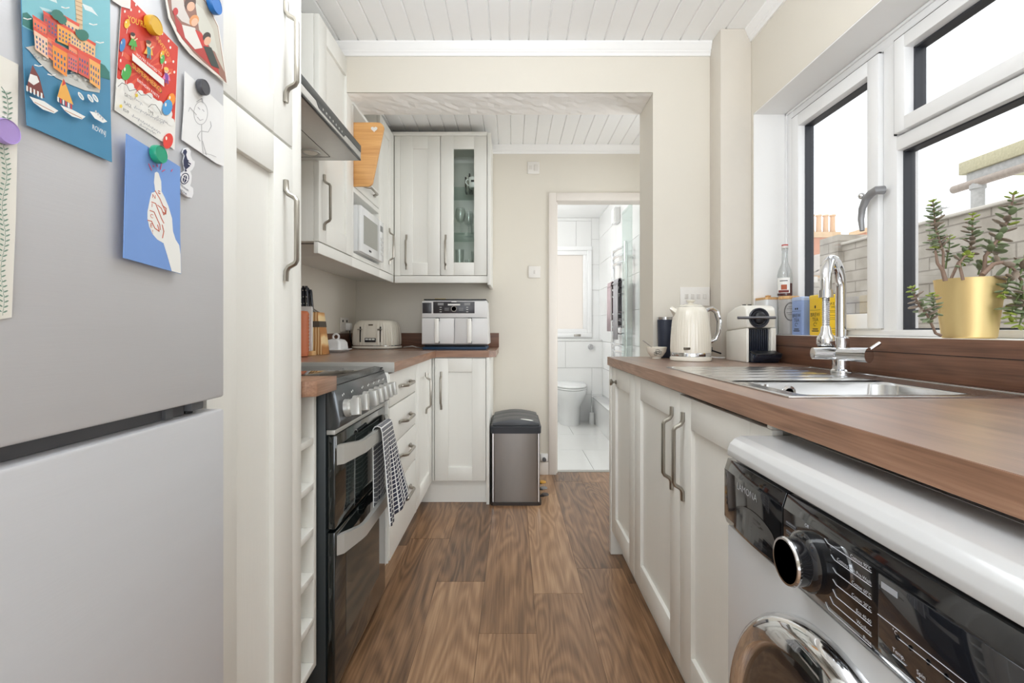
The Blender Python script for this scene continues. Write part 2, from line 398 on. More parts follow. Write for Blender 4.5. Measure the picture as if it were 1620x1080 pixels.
# ---------------------------------------------------------------- bathroom beyond the doorway
BY = 5.7
M_bfloor = mat('bathroom_floor_tile', (226, 226, 224), 0.1, var=0.05, scale=2.2)
def tiles(mb, plane, a0, a1, b0, b1, at, d, tw, th, m, gap=0.003, thick=0.008):
    a = a0; r = 0
    b = b0
    while b < b1 - 0.01:
        a = a0 - (tw / 2 if r % 2 else 0)
        while a < a1 - 0.005:
            aa, ae = max(a, a0), min(a + tw, a1); be = min(b + th, b1)
            if ae - aa > 0.01:
                t0, t1 = at, at + d * thick
                if plane == 'y': mb.box(aa + gap / 2, ae - gap / 2, t0, t1, b + gap / 2, be - gap / 2, m)
                elif plane == 'x': mb.box(t0, t1, aa + gap / 2, ae - gap / 2, b + gap / 2, be - gap / 2, m)
                else: mb.box(aa + gap / 2, ae - gap / 2, b + gap / 2, be - gap / 2, t0, t1, m)
            a += tw
        b += th; r += 1
M_grout = mat('pale_grout', (208, 208, 205), 0.6)
mb = MB().box(-0.6, 1.25, YF + 0.05, BY + 0.1, -0.03, -0.006, M_grout)
tiles(mb, 'z', -0.6, 1.25, YF + 0.1, BY, -0.006, 1, 0.60, 0.60, M_bfloor)
mb.box(DX0, DX1, YF + 0.052, YF + 0.1, -0.006, 0.003, M_alu)
struct('floor_bathroom', mb)
# back wall with window hole
BWX0, BWX1, BWZ0, BWZ1 = 0.25, 0.93, 0.945, 2.015
mb = MB()
for (a0, a1, b0, b1) in ((-0.6, BWX0, 0, CZ), (BWX1, 1.25, 0, CZ), (BWX0, BWX1, 0, BWZ0), (BWX0, BWX1, BWZ1, CZ)):
    mb.box(a0, a1, BY + 0.008, BY + 0.1, b0, b1, M_grout); tiles(mb, 'y', a0, a1, b0, b1, BY + 0.008, -1, 0.5, 0.30, M_tile)
struct('wall_bathroom_back', mb)
BXR = 1.02
mb = MB().box(BXR + 0.008, BXR + 0.1, YF + 0.1, BY + 0.1, 0, CZ, M_grout); tiles(mb, 'x', YF + 0.1, BY, 0, CZ, BXR + 0.008, -1, 0.60, 0.30, M_tile)
struct('wall_bathroom_right', mb)
struct('wall_bathroom_left', MB().box(-0.7, -0.6, YF + 0.1, BY + 0.1, 0, CZ, M_tile))
struct('ceiling_bathroom', MB().box(-0.7, 1.3, YF + 0.1, BY + 0.1, CZ, CZ + 0.05, M_ceil))
# bathroom window
wroot = thing('window_2', 'white window of the bathroom with obscured glass', 'window', (0.59, BY, BWZ0)); wroot['kind'] = 'structure'
mb = MB()
for (a0, a1, b0, b1) in ((BWX0, BWX1, BWZ0, BWZ0 + 0.05), (BWX0, BWX1, BWZ1 - 0.05, BWZ1), (BWX0, BWX0 + 0.05, BWZ0 + 0.05, BWZ1 - 0.05), (BWX1 - 0.05, BWX1, BWZ0 + 0.05, BWZ1 - 0.05)):
    mb.box(a0, a1, BY - 0.02, BY + 0.07, b0, b1, M_pvc, 0.004)
for (a0, a1, b0, b1) in ((BWX0 + 0.05, BWX1 - 0.05, BWZ0 + 0.05, BWZ0 + 0.10), (BWX0 + 0.05, BWX1 - 0.05, BWZ1 - 0.1, BWZ1 - 0.05), (BWX0 + 0.05, BWX0 + 0.1, BWZ0 + 0.1, BWZ1 - 0.1), (BWX1 - 0.1, BWX1 - 0.05, BWZ0 + 0.1, BWZ1 - 0.1)):
    mb.box(a0, a1, BY - 0.005, BY + 0.06, b0, b1, M_pvc, 0.004)
mb.build('window_frame', wroot)
M_obs = bpy.data.materials.new('obscured_glass'); M_obs.use_nodes = True
_t = M_obs.node_tree; _b = _t.nodes['Principled BSDF']; _n = _t.nodes.new('ShaderNodeTexNoise'); _n.inputs['Scale'].default_value = 45
_tc = _t.nodes.new('ShaderNodeTexCoord'); _t.links.new(_tc.outputs['Object'], _n.inputs['Vector'])
_bp = _t.nodes.new('ShaderNodeBump'); _bp.inputs['Strength'].default_value = 0.8; _t.links.new(_n.outputs['Fac'], _bp.inputs['Height']); _t.links.new(_bp.outputs[0], _b.inputs['Normal'])
_b.inputs['Base Color'].default_value = lin((214, 205, 194)); _b.inputs['Transmission Weight'].default_value = 0.85; _b.inputs['Roughness'].default_value = 0.45
MB().box(BWX0 + 0.098, BWX1 - 0.098, BY + 0.02, BY + 0.028, BWZ0 + 0.098, BWZ1 - 0.098, M_obs).build('pane', wroot, smooth=False)
MB().box(0.72, 0.80, BY - 0.03, BY - 0.0205, BWZ0 + 0.012, BWZ0 + 0.036, M_nickel, 0.003).build('handle', wroot)
# cistern boxing and ledge
mb = MB().box(-0.6, BXR - 0.001, 5.5, BY - 0.001, 0.001, 0.905, M_grout); tiles(mb, 'y', -0.6, BXR, 0.001, 0.905, 5.5, -1, 0.60, 0.30, M_tile)
mb.box(-0.6, BXR, 5.49, BY - 0.002, 0.905, 0.925, M_tile, 0.002)
struct('trim_6', mb, 'tiled boxing behind the toilet')
mb = MB().box(0.90, BXR - 0.001, YF + 0.12, 5.49, 0.001, 0.27, M_tile).box(0.895, BXR - 0.001, YF + 0.12, 5.49, 0.27, 0.285, M_tile, 0.002)
struct('trim_7', mb, 'low tiled ledge along the bathroom wall')
fp = thing('flush_plate', 'round chrome flush button on the bathroom boxing', 'flush button', (0.885, 5.49, 0.84))
MB().lathe([(0.0, -0.02), (0.03, -0.02), (0.034, -0.014), (0.034, 0.0015)], (0.885, 5.49, 0.84), M_chrome, 'y').build('rim', fp)
MB().lathe([(0.0, -0.026), (0.02, -0.026), (0.024, -0.02)], (0.885, 5.49, 0.84), M_steel, 'y').build('button', fp)
# toilet
tl = thing('toilet', 'white back-to-wall toilet with a closed lid in the bathroom', 'toilet', (0.63, 5.25, 0.0))
mb = MB()
def toilet_ring(sx, front, z, back=5.49, n=28):
    cx = 0.63; pts = []
    L = back - front
    for i in range(n):
        a = pi * i / (n - 1)
        pts.append((cx + sx * math.cos(a), back - L * (0.35 + 0.65 * math.sin(a)) if True else 0, z))
    pts = [(cx + sx, back, z)] + pts + [(cx - sx, back, z)]
    return pts
def loft(mb, rings, m):
    n = len(rings[0]); vs = [p for r in rings for p in r]; fs = []
    for i in range(len(rings) - 1):
        for j in range(n): fs.append((i * n + j, i * n + (j + 1) % n, (i + 1) * n + (j + 1) % n, (i + 1) * n + j))
    fs.append(list(range(n))[::-1]); fs.append(list(range((len(rings) - 1) * n, len(rings) * n))); mb.add(vs, fs, m); return mb
loft(mb, [toilet_ring(0.115, 5.17, 0.001), toilet_ring(0.115, 5.165, 0.05), toilet_ring(0.12, 5.15, 0.2), toilet_ring(0.155, 5.03, 0.3), toilet_ring(0.175, 4.99, 0.36), toilet_ring(0.178, 4.985, 0.4)], M_white)
mb.build('bowl', tl, angle=50)
loft(MB(), [toilet_ring(0.18, 4.98, 0.404), toilet_ring(0.182, 4.975, 0.412), toilet_ring(0.18, 4.98, 0.42)], M_white).build('seat', tl, angle=50)
loft(MB(), [toilet_ring(0.176, 4.985, 0.424), toilet_ring(0.178, 4.982, 0.436), toilet_ring(0.165, 5.0, 0.448)], M_white).build('lid', tl, angle=50)
br = thing('toilet_brush', 'white toilet brush in a holder beside the toilet', 'toilet brush', (0.868, 5.3, 0.0))
MB().lathe([(0.03, 0.001), (0.032, 0.01), (0.028, 0.13), (0.024, 0.13)], (0.868, 5.3, 0), M_white).build('holder', br)
MB().lathe([(0.012, 0.13), (0.008, 0.15), (0.006, 0.36), (0.004, 0.372)], (0.868, 5.3, 0), M_steel).build('handle', br)
# towel radiator with two hanging towels
rd = thing('towel_radiator', 'chrome ladder towel radiator on the bathroom wall', 'radiator', (0.96, 4.33, 0.6))
for yy in (4.07, 4.60): MB().cyl((0.955, yy, 0.62), (0.955, yy, 1.78), 0.017, M_chrome).build('upright', rd)
for k, zz in enumerate([0.66, 0.72, 0.78, 0.84, 0.90, 1.0, 1.06, 1.12, 1.18, 1.34, 1.40, 1.46, 1.62, 1.68, 1.74]):
    pts = [(0.955 - 0.035 * math.sin(pi * i / 8), 4.07 + 0.53 * i / 8, zz) for i in range(9)]
    MB().tube(pts, 0.011, M_chrome, 8).build('rail', rd)
for yy in (4.1, 4.57):
    for zz in (0.75, 1.65): MB().cyl((0.955, yy, zz), (BXR, yy, zz), 0.01, M_chrome).build('bracket', rd)
M_towel1 = mat('mauve_towel', (196, 178, 182), 0.9, bump=0.5, bscale=300); M_towel2 = mat('grey_towel', (186, 184, 188), 0.9, bump=0.5, bscale=300)
def hang_towel(y0, y1, top, bot, m, label):
    mb = MB(); n = 14; prof = [(0.935, bot + 0.1), (0.935, top - 0.02), (0.927, top + 0.012), (0.915, top + 0.016), (0.902, top + 0.008), (0.897, top - 0.04), (0.895, bot)]
    rows = []
    for i in range(n + 1):
        y = y0 + (y1 - y0) * i / n; wv = 0.006 * math.sin(i * 1.7)
        rows.append([(x_ - (wv if k > 3 else 0), y, z_) for k, (x_, z_) in enumerate(prof)])
    for i in range(n):
        for k in range(len(prof) - 1): mb.poly([rows[i][k], rows[i + 1][k], rows[i + 1][k + 1], rows[i][k + 1]], m)
    o = mb.build('bath_towel', label=label, cat='towel', group='towels on the bathroom radiator', angle=80)
    s = o.modifiers.new('thick', 'SOLIDIFY'); s.thickness = 0.005; s.offset = 0
hang_towel(4.42, 4.57, 1.46, 1.02, M_towel1, 'mauve towel hanging on the far end of the bathroom radiator')
hang_towel(4.12, 4.30, 1.46, 0.95, M_towel2, 'grey towel hanging on the near end of the bathroom radiator')
ex = thing('extractor_fan', 'small white fan box high on the bathroom wall', 'fan', (0.985, 4.65, 2.02))
MB().box(0.965, BXR - 0.0005, 4.58, 4.70, 2.05, 2.20, M_white, 0.006).build('housing', ex)
MB().box(0.958, 0.9655, 4.59, 4.69, 2.06, 2.19, M_trim, 0.004).build('grille', ex)
sg = MB().box(0.90, 0.907, 3.66, 3.98, 0.2855, 2.0, glass('shower_glass', (240, 246, 244), 0.08))
sg.build('shower_screen', label='clear glass shower screen standing on the low tiled ledge', cat='shower screen', smooth=False)
# ================================================================ cabinets
def fb(mb, ax, face, d, a0, a1, z0, z1, t0, t1, m, bev=0.0):
    """box on a front: ax 'x' faces +/-X (a runs along Y), 'y' faces -Y; t measured inward from the face"""
    if ax == 'x': mb.box(face - d * t0, face - d * t1, a0, a1, z0, z1, m, bev)
    else: mb.box(a0, a1, face - d * t0, face - d * t1, z0, z1, m, bev)
def shaker(parent, name, ax, face, d, a0, a1, z0, z1, st=0.08, glazed=False, rail=None, th=0.02, label=None):
    mb = MB(); rl = rail or st; B = 0.0015
    fb(mb, ax, face, d, a0, a0 + st, z0, z1, 0, th, M_cab, B); fb(mb, ax, face, d, a1 - st, a1, z0, z1, 0, th, M_cab, B)
    fb(mb, ax, face, d, a0 + st, a1 - st, z0, z0 + rl, 0, th, M_cab, B); fb(mb, ax, face, d, a0 + st, a1 - st, z1 - rl, z1, 0, th, M_cab, B)
    if not glazed: fb(mb, ax, face, d, a0 + st - 0.002, a1 - st + 0.002, z0 + rl - 0.002, z1 - rl + 0.002, 0.011, th - 0.001, M_cab)
    o = mb.build(name, parent, label=label)
    if glazed:
        g = MB(); fb(g, ax, face, d, a0 + st - 0.002, a1 - st + 0.002, z0 + rl - 0.002, z1 - rl + 0.002, 0.010, 0.014, M_cglass)
        g.build('glass_pane', o, smooth=False)
    return o
def slab(parent, name, ax, face, d, a0, a1, z0, z1, th=0.02):
    mb = MB(); fb(mb, ax, face, d, a0, a1, z0, z1, 0, th, M_cab, 0.002); return mb.build(name, parent)
def bow_handle(parent, ax, face, d, a, z, L=0.225, along='z', proj=0.028, r=0.0055):
    """bowed bar handle with flat feet, on a face"""
    prof = [(-0.5, 0.004), (-0.40, 0.005), (-0.36, 0.010), (-0.325, 0.024), (-0.295, 1), (0.295, 1), (0.325, 0.024), (0.36, 0.010), (0.40, 0.005), (0.5, 0.004)]
    pts = []
    for t, n in prof:
        n = proj if n == 1 else n
        aa, zz = (a, z + t * L) if along == 'z' else (a + t * L, z)
        pts.append((face + d * n, aa, zz) if ax == 'x' else (aa, face + d * n, zz))
    side = Vector((0, 1, 0)) if (ax == 'x') else Vector((1, 0, 0))
    if along != 'z': side = Vector((0, 0, 1))
    return MB().tube(pts, r, M_nickel, 8, flat=(side, 1.25)).build('handle', parent, label='nickel bow handle')

# ---- tall larder cupboard beside the fridge
XT = -0.509
t = thing('larder_cupboard', 'tall white shaker larder cupboard between the fridge and the cooker', 'cupboard', (-0.81, 0.985, 0))
MB().box(-1.11, XT - 0.021, 0.80, 1.172, 0.13, 2.30, M_cab).box(XT - 0.021, XT - 0.002, 1.122, 1.17, 0.0, 2.30, M_cab, 0.002).build('body', t)
MB().box(-1.1, XT - 0.06, 0.80, 1.12, 0, 0.13, M_cab).build('plinth', t)
d1 = shaker(t, 'upper_door', 'x', XT, 1, 0.805, 1.119, 1.458, 2.295, 0.088, rail=0.08); bow_handle(d1, 'x', XT, 1, 1.077, 1.655)
d2 = shaker(t, 'lower_door', 'x', XT, 1, 0.805, 1.119, 0.14, 1.452, 0.088, rail=0.08); bow_handle(d2, 'x', XT, 1, 1.077, 1.257)

# ---- narrow bottle rack under its scrap of worktop
XK = -0.528
t = thing('bottle_rack', 'narrow white open bottle rack unit between the larder and the cooker', 'rack', (-0.8, 1.24, 0))
MB().box(-1.1, XK, 1.176, 1.194, 0.135, 0.87, M_cab, 0.001).box(-1.1, XK, 1.283, 1.301, 0.135, 0.87, M_cab, 0.001).box(-1.1, -1.09, 1.194, 1.283, 0.135, 0.87, M_cab).box(-0.9, -0.62, 1.176, 1.3, 0.0, 0.135, M_cab).build('carcass', t)
for z in (0.153, 0.272, 0.392, 0.511, 0.631, 0.751): MB().box(-1.09, XK, 1.1942, 1.2828, z - 0.018, z, M_cab, 0.001).build('shelf', t)
o = MB().prism([(-1.12, 1.176, 0.872), (-0.505, 1.176, 0.872), (-0.492, 1.184, 0.872), (-0.481, 1.19, 0.872), (-0.481, 1.323, 0.872), (-1.12, 1.323, 0.872)], (0, 0, 0.038), M_edge, 0.0015).build('worktop', label='small offcut of walnut worktop over the bottle rack', cat='worktop')

# ---- base units of the left run and the return
XD, ZB = -0.476, 0.136
t = thing('drawer_unit', 'white four-drawer base unit beside the cooker', 'drawers', (-0.78, 2.115, 0))
MB().box(-1.1, XD - 0.021, 1.872, 2.368, ZB, 0.871, M_cab).box(-1.1, -0.56, 1.862, 2.369, 0, ZB, M_cab).box(-1.1, XD - 0.004, 1.861, 1.8715, ZB, 0.871, M_cab, 0.001).build('body', t)
for z0, z1, hz in ((0.736, 0.866, 0.800), (0.579, 0.731, 0.650), (0.405, 0.574, 0.505), (0.14, 0.40, 0.315)):
    dr = slab(t, 'drawer', 'x', XD, 1, 1.874, 2.366, z0, z1); bow_handle(dr, 'x', XD, 1, 2.13, hz, 0.225, 'y', 0.030, 0.006)
t = thing('base_cabinet', 'white corner base cabinet with a shaker door beside the drawers', 'cabinet', (-0.78, 2.65, 0), 'white base cabinets')
MB().box(-1.1, XD - 0.021, 2.3705, 2.866, ZB, 0.871, M_cab).box(-1.1, -0.56, 2.3705, 2.866, 0, ZB, M_cab).box(XD - 0.021, XD - 0.001, 2.372, 2.40, ZB, 0.87, M_cab, 0.001).build('body', t)
d_ = shaker(t, 'door', 'x', XD, 1, 2.404, 2.845, 0.14, 0.866, 0.08); bow_handle(d_, 'x', XD, 1, 2.64, 0.69)
YR = 2.868
t = thing('base_cabinet', 'white return base cabinet with a shaker door under the air fryer', 'cabinet', (-0.3, 3.16, 0), 'white base cabinets')
MB().box(XD - 0.02, -0.158, YR + 0.021, 3.45, ZB, 0.871, M_cab).box(XD - 0.001, -0.466, YR + 0.002, YR + 0.021, 0.138, 0.87, M_cab, 0.001).box(-0.5597, -0.158, 2.905, 2.92, 0.001, ZB, M_cab).build('body', t)
MB().box(-0.156, -0.138, YR - 0.004, 3.46, 0.001, 0.871, M_cab, 0.001).build('end_panel', t)
d_ = shaker(t, 'door', 'y', YR, -1, -0.462, -0.160, 0.14, 0.866, 0.08); bow_handle(d_, 'y', YR, -1, -0.424, 0.675)

# ---- L-shaped left worktop with metal end cap, and upstands
mb = MB()
mb.prism([(XL + 0.001, 1.868, 0.872), (-0.458, 1.868, 0.872), (-0.458, 2.866, 0.872), (XL + 0.001, 2.866, 0.872)], (0, 0, 0.038), M_work)
mb.prism([(XL + 0.001, 2.8662, 0.872), (-0.14, 2.8662, 0.872), (-0.10, 2.90, 0.872), (-0.10, 3.464, 0.872), (XL + 0.001, 3.464, 0.872)], (0, 0, 0.038), M_workx)
mb.box(-0.459, -0.4572, 1.868, 2.866, 0.8722, 0.9095, M_edge).box(-0.4572, -0.14, 2.8642, 2.8664, 0.8722, 0.9095, M_edgex)
o = mb.build('worktop', label='L-shaped walnut worktop carrying the toaster and air fryer', cat='worktop')
MB().box(XL + 0.002, -0.4565, 1.864, 1.8679, 0.8715, 0.9108, M_alu, 0.001).box(XL + 0.002, -0.50, 1.8632, 1.8642, 0.8875, 0.8915, M_seam).build('end_cap', o, label='grey aluminium end cap')
M_up = wood('walnut_upstand', [(0.30, (78, 52, 40)), (0.55, (112, 78, 60)), (0.80, (136, 98, 78))], 'x', 1.4, 0.4)
M_upy = wood('walnut_upstand_side', [(0.30, (78, 52, 40)), (0.55, (112, 78, 60)), (0.80, (136, 98, 78))], 'y', 1.4, 0.4)
mb = MB().box(XL + 0.014, -0.098, 3.449, 3.4645, 0.9105, 1.012, M_up, 0.001).box(XL + 0.0005, XL + 0.0135, 1.87, 3.4645, 0.9105, 1.012, M_upy, 0.001)
mb.build('upstand', label='walnut upstand along the wall behind the toaster and air fryer', cat='upstand')

# ---- wall cabinets
XU, UT, UB = -0.765, 2.285, 1.385
t = thing('wall_cabinet', 'tall white wall cabinet between the cooker hood and the microwave', 'wall cabinet', (-0.95, 2.11, 1.34), 'white wall cabinets')
MB().box(XL + 0.001, XU - 0.021, 1.908, 2.310, UB, UT, M_cab, 0.001).build('body', t)
d_ = shaker(t, 'door', 'x', XU, 1, 1.910, 2.309, UB + 0.002, UT, 0.08); bow_handle(d_, 'x', XU, 1, 1.955, 1.55)
MB().box(XU - 0.02, XU - 0.002, 1.908, 2.311, 1.338, UB - 0.002, M_cab, 0.002).build('light_rail', t)
MB().box(XL + 0.01, XU - 0.03, 1.95, 1.953, UB - 0.003, UB - 0.0005, M_seam).build('underside_seam', t); MB().box(-1.0, -0.985, 2.15, 2.165, 1.362, UB, M_black).build('cable_clip', t)
# microwave housing with lift-up flap and an open pigeon-hole above
t = thing('microwave_housing', 'white open wall unit holding the microwave', 'wall cabinet', (-0.95, 2.52, 1.34), 'white wall cabinets')
mb = MB()
mb.box(XL + 0.001, XU - 0.001, 2.3115, 2.329, UB, 2.113, M_cab, 0.001).box(XL + 0.001, XU - 0.001, 2.772, 2.789, UB, 2.113, M_cab, 0.001).box(XL + 0.001, XL + 0.012, 2.329, 2.772, UB, 2.113, M_cab)
mb.box(XL + 0.012, XU - 0.001, 2.329, 2.772, UB, UB + 0.022, M_cab, 0.001).box(XL + 0.012, XU - 0.001, 2.329, 2.772, 1.700, 1.726, M_cab, 0.002)
mb.box(XL + 0.012, XU - 0.022, 2.329, 2.772, 1.806, 1.822, M_cab, 0.001).box(XL + 0.001, XU + 0.004, 2.3115, 2.789, 2.114, 2.133, M_cab, 0.002)
mb.build('carcass', t)
d_ = slab(t, 'flap', 'x', XU, 1, 2.352, 2.770, 1.729, 1.820); bow_handle(d_, 'x', XU, 1, 2.58, 1.774, 0.2, 'y')
MB().box(XU - 0.02, XU - 0.002, 2.3115, 2.789, 1.338, UB - 0.002, M_cab, 0.002).build('light_rail', t)
t = thing('wall_cabinet', 'white corner wall cabinet with a door beside the microwave', 'wall cabinet', (-0.95, 3.0, 1.34), 'white wall cabinets')
MB().box(XL + 0.001, XU - 0.021, 2.791, YF - 0.001, UB, UT, M_cab, 0.001).build('body', t)
d_ = shaker(t, 'door', 'x', XU, 1, 2.793, 3.085, UB + 0.002, UT, 0.075); bow_handle(d_, 'x', XU, 1, 2.99, 1.55)
MB().box(XU - 0.02, XU - 0.001, 3.088, 3.12, UB, UT, M_cab, 0.001).build('corner_post', t)
MB().box(XU - 0.02, XU - 0.002, 2.791, 3.119, 1.338, UB - 0.002, M_cab, 0.002).build('light_rail', t)
YU = 3.122
t = thing('display_cabinet', 'white double wall cabinet with one plain and one glazed door above the air fryer', 'wall cabinet', (-0.45, 3.3, 1.34), 'white wall cabinets')
mb = MB()
mb.box(-0.7635, -0.726, YU + 0.0005, YU + 0.022, UB, UT, M_cab, 0.001)
mb.box(-0.742, -0.724, YU + 0.022, YF - 0.001, UB, UT, M_cab).box(-0.475, -0.457, YU + 0.022, YF - 0.001, UB, UT, M_cab).box(-0.184, -0.166, YU + 0.022, YF - 0.001, UB, UT, M_cab)
mb.box(-0.724, -0.184, YU + 0.022, YF - 0.001, UB, UB + 0.018, M_cab).box(-0.724, -0.184, YU + 0.022, YF - 0.001, UT - 0.018, UT, M_cab).box(-0.724, -0.184, YF - 0.012, YF - 0.001, UB, UT, mat('cabinet_back_grey', (228, 227, 221), 0.5))
mb.build('carcass', t)
MB().box(-0.163, -0.141, YU - 0.006, YF - 0.001, 1.325, UT + 0.022, M_cab, 0.003).build('end_panel', t)
d_ = shaker(t, 'door', 'y', YU, -1, -0.725, -0.468, UB + 0.002, UT, 0.08); bow_handle(d_, 'y', YU, -1, -0.685, 1.535)
d_ = shaker(t, 'glazed_door', 'y', YU, -1, -0.464, -0.166, UB + 0.002, UT, 0.083, glazed=True); bow_handle(d_, 'y', YU, -1, -0.432, 1.535)
MB().box(-0.7625, -0.1635, YU + 0.002, YU + 0.02, 1.338, UB - 0.002, M_cab, 0.002).build('light_rail', t)
MB().box(-0.775, -0.164, YU - 0.018, YU + 0.04, UT + 0.001, UT + 0.022, M_cab, 0.004).build('cornice', t)
M_gedge = glass('green_glass_shelf', (236, 242, 239), 0.03)
GS = (1.965, 1.668)
for z in GS: MB().box(-0.4565, -0.1845, YU + 0.03, YF - 0.0125, z - 0.006, z, M_gedge).build('glass_shelf', t, smooth=False)
# things behind the glazed door
M_gl = glass('tumbler_glass', (247, 249, 248), 0.06)
def tumbler(x, y, z, h, r, label):
    MB().lathe([(r * 0.8, 0.0005), (r * 0.82, 0.006), (r, h), (r * 0.93, h), (r * 0.76, 0.01), (0, 0.01)], (x, y, z), M_gl, seg=20).build('drinking_glass', label=label, cat='glass', group='glasses in the display cabinet')
def wineglass(x, y, z, label):
    MB().lathe([(0.03, 0.0005), (0.03, 0.003), (0.004, 0.008), (0.004, 0.07), (0.025, 0.085), (0.036, 0.115), (0.034, 0.15), (0.028, 0.17), (0.027, 0.17), (0.033, 0.15), (0.035, 0.115), (0.02, 0.088), (0, 0.08)], (x, y, z), M_gl, seg=20).build('wine_glass', label=label, cat='glass', group='glasses in the display cabinet')
wineglass(-0.345, 3.2, GS[1], 'stemmed wine glass on the middle glass shelf, left side'); wineglass(-0.30, 3.3, GS[1], 'stemmed wine glass standing behind the other on the middle glass shelf')
tumbler(-0.255, 3.2, GS[1], 0.13, 0.026, 'tall patterned tumbler on the middle glass shelf, right side')
tumbler(-0.35, 3.19, UB + 0.018, 0.16, 0.03, 'tall clear tumbler on the bottom of the display cabinet, left'); tumbler(-0.245, 3.19, UB + 0.018, 0.15, 0.03, 'tall clear tumbler on the bottom of the display cabinet, right'); tumbler(-0.30, 3.32, UB + 0.018, 0.11, 0.03, 'short clear tumbler at the back of the display cabinet floor')
t = thing('mug', 'white mug on the top glass shelf of the display cabinet', 'mug', (-0.258, 3.19, GS[0]))
MB().lathe([(0.026, 0.0005), (0.03, 0.01), (0.034, 0.07), (0.031, 0.07), (0.027, 0.012), (0, 0.012)], (-0.258, 3.19, GS[0]), M_white, seg=24).box(-0.272, -0.244, 3.1545, 3.157, GS[0] + 0.035, GS[0] + 0.048, M_ink).build('cup', t)
MB().tube([(-0.288, 3.185, GS[0] + 0.06), (-0.305, 3.183, GS[0] + 0.055), (-0.308, 3.182, GS[0] + 0.038), (-0.297, 3.183, GS[0] + 0.022), (-0.286, 3.185, GS[0] + 0.02)], 0.0045, M_white, 8).build('handle', t)
for k in range(4): MB().box(-0.322 + 0.013 * k, -0.312 + 0.013 * k, 3.26, 3.33, GS[0] + 0.0005, GS[0] + 0.10 + 0.012 * (k % 3), mat('dark_tin_%d' % k, ((58, 52, 48), (190, 186, 176), (44, 40, 40), (70, 60, 52))[k], 0.5)).build('slim_box', label='%s slim box standing behind the white mug' % ('brown', 'pale grey', 'black', 'taupe')[k], cat='box', group='slim boxes in the display cabinet')

# ---- right run
XF = 0.456
t = thing('base_cabinet', 'slim white base cabinet with a round knob at the far end of the sink run', 'cabinet', (0.72, 2.06, 0), 'white base cabinets')
mb = MB().box(XF + 0.021, 1.02, 1.835, 2.228, ZB, 0.871, M_cab).box(XF + 0.05, 0.62, 1.835, 2.26, 0.001, ZB, M_cab)
mb.build('body', t)
MB().box(XF - 0.004, 0.64, 2.2285, 2.262, 0.001, 0.871, M_cab, 0.001).build('end_panel', t)
d_ = shaker(t, 'door', 'x', XF, -1, 1.812, 2.226, 0.115, 0.866, 0.08)
kx, ky, kz = XF, 2.13, 0.805
MB().lathe([(0.009, -0.0005), (0.009, 0.003), (0.005, 0.006), (0.005, 0.014), (0.013, 0.019), (0.015, 0.024), (0.012, 0.029), (0, 0.031)], (0, 0, 0), M_nickel, 'x', 20).xform(Matrix.Translation((kx, ky, kz)) @ Matrix.Rotation(pi, 4, 'Z')).build('knob', d_, label='round nickel knob')
t = thing('sink_cabinet', 'wide white base cabinet with two shaker doors under the sink', 'cabinet', (0.72, 1.33, 0), 'white base cabinets')
MB().box(XF + 0.021, 1.02, 0.872, 0.89, ZB, 0.871, M_cab).box(XF + 0.021, 1.02, 1.792, 1.809, ZB, 0.871, M_cab).box(XF + 0.021, 1.02, 0.89, 1.792, ZB, ZB + 0.018, M_cab).box(1.0, 1.02, 0.89, 1.792, ZB + 0.018, 0.6, M_cab).box(XF + 0.05, XF + 0.068, 0.872, 1.834, 0.001, ZB, M_cab).build('body', t)
d_ = shaker(t, 'door', 'x', XF, -1, 1.322, 1.808, 0.115, 0.866, 0.08); bow_handle(d_, 'x', XF, -1, 1.375, 0.70, 0.235)
d_ = shaker(t, 'door', 'x', XF, -1, 0.850, 1.318, 0.115, 0.860, 0.08); bow_handle(d_, 'x', XF, -1, 1.285, 0.70, 0.235)
MB().box(XF + 0.003, XF + 0.02, 0.855, 0.8715, 0.115, 0.868, M_cab).box(0.52, 0.54, 0.855, 0.8715, 0.001, 0.868, M_cab).build('end_panel', t)
# worktop with sink cut-out
SX0, SX1, SY0, SY1 = 0.522, 0.985, 0.905, 1.595
wx0, wx1, wy0, wy1 = 0.443, XR - 0.001, -0.6, 2.262
mb = MB()
mb.box(wx0, wx1, wy0, SY0 + 0.02, 0.872, 0.910, M_work)
mb.prism([(wx0, SY1 - 0.02, 0.872), (wx1, SY1 - 0.02, 0.872), (wx1, YA - 0.001, 0.872), (0.646, YA - 0.001, 0.872), (0.646, wy1, 0.872), (wx0 + 0.008, wy1, 0.872), (wx0, wy1 - 0.008, 0.872)], (0, 0, 0.038), M_work)
mb.box(wx0, SX0 + 0.02, SY0 + 0.02, SY1 - 0.02, 0.872, 0.910, M_work).box(SX1 - 0.02, wx1, SY0 + 0.02, SY1 - 0.02, 0.872, 0.910, M_work)
mb.box(wx0 - 0.0018, wx0 + 0.0002, wy0, wy1 - 0.008, 0.8722, 0.9095, M_edge)
mb.build('worktop', label='long walnut worktop along the window wall with the sink', cat='worktop')
mb = MB().box(XR - 0.018, XR - 0.0005, -0.6, 2.112, 0.9105, 1.0145, M_upy, 0.001).box(XR - 0.019, XR - 0.0175, -0.6, 2.112, 0.9745, 0.976, M_dark)
mb.build('upstand', label='walnut upstand under the window sill behind the tap', cat='upstand')
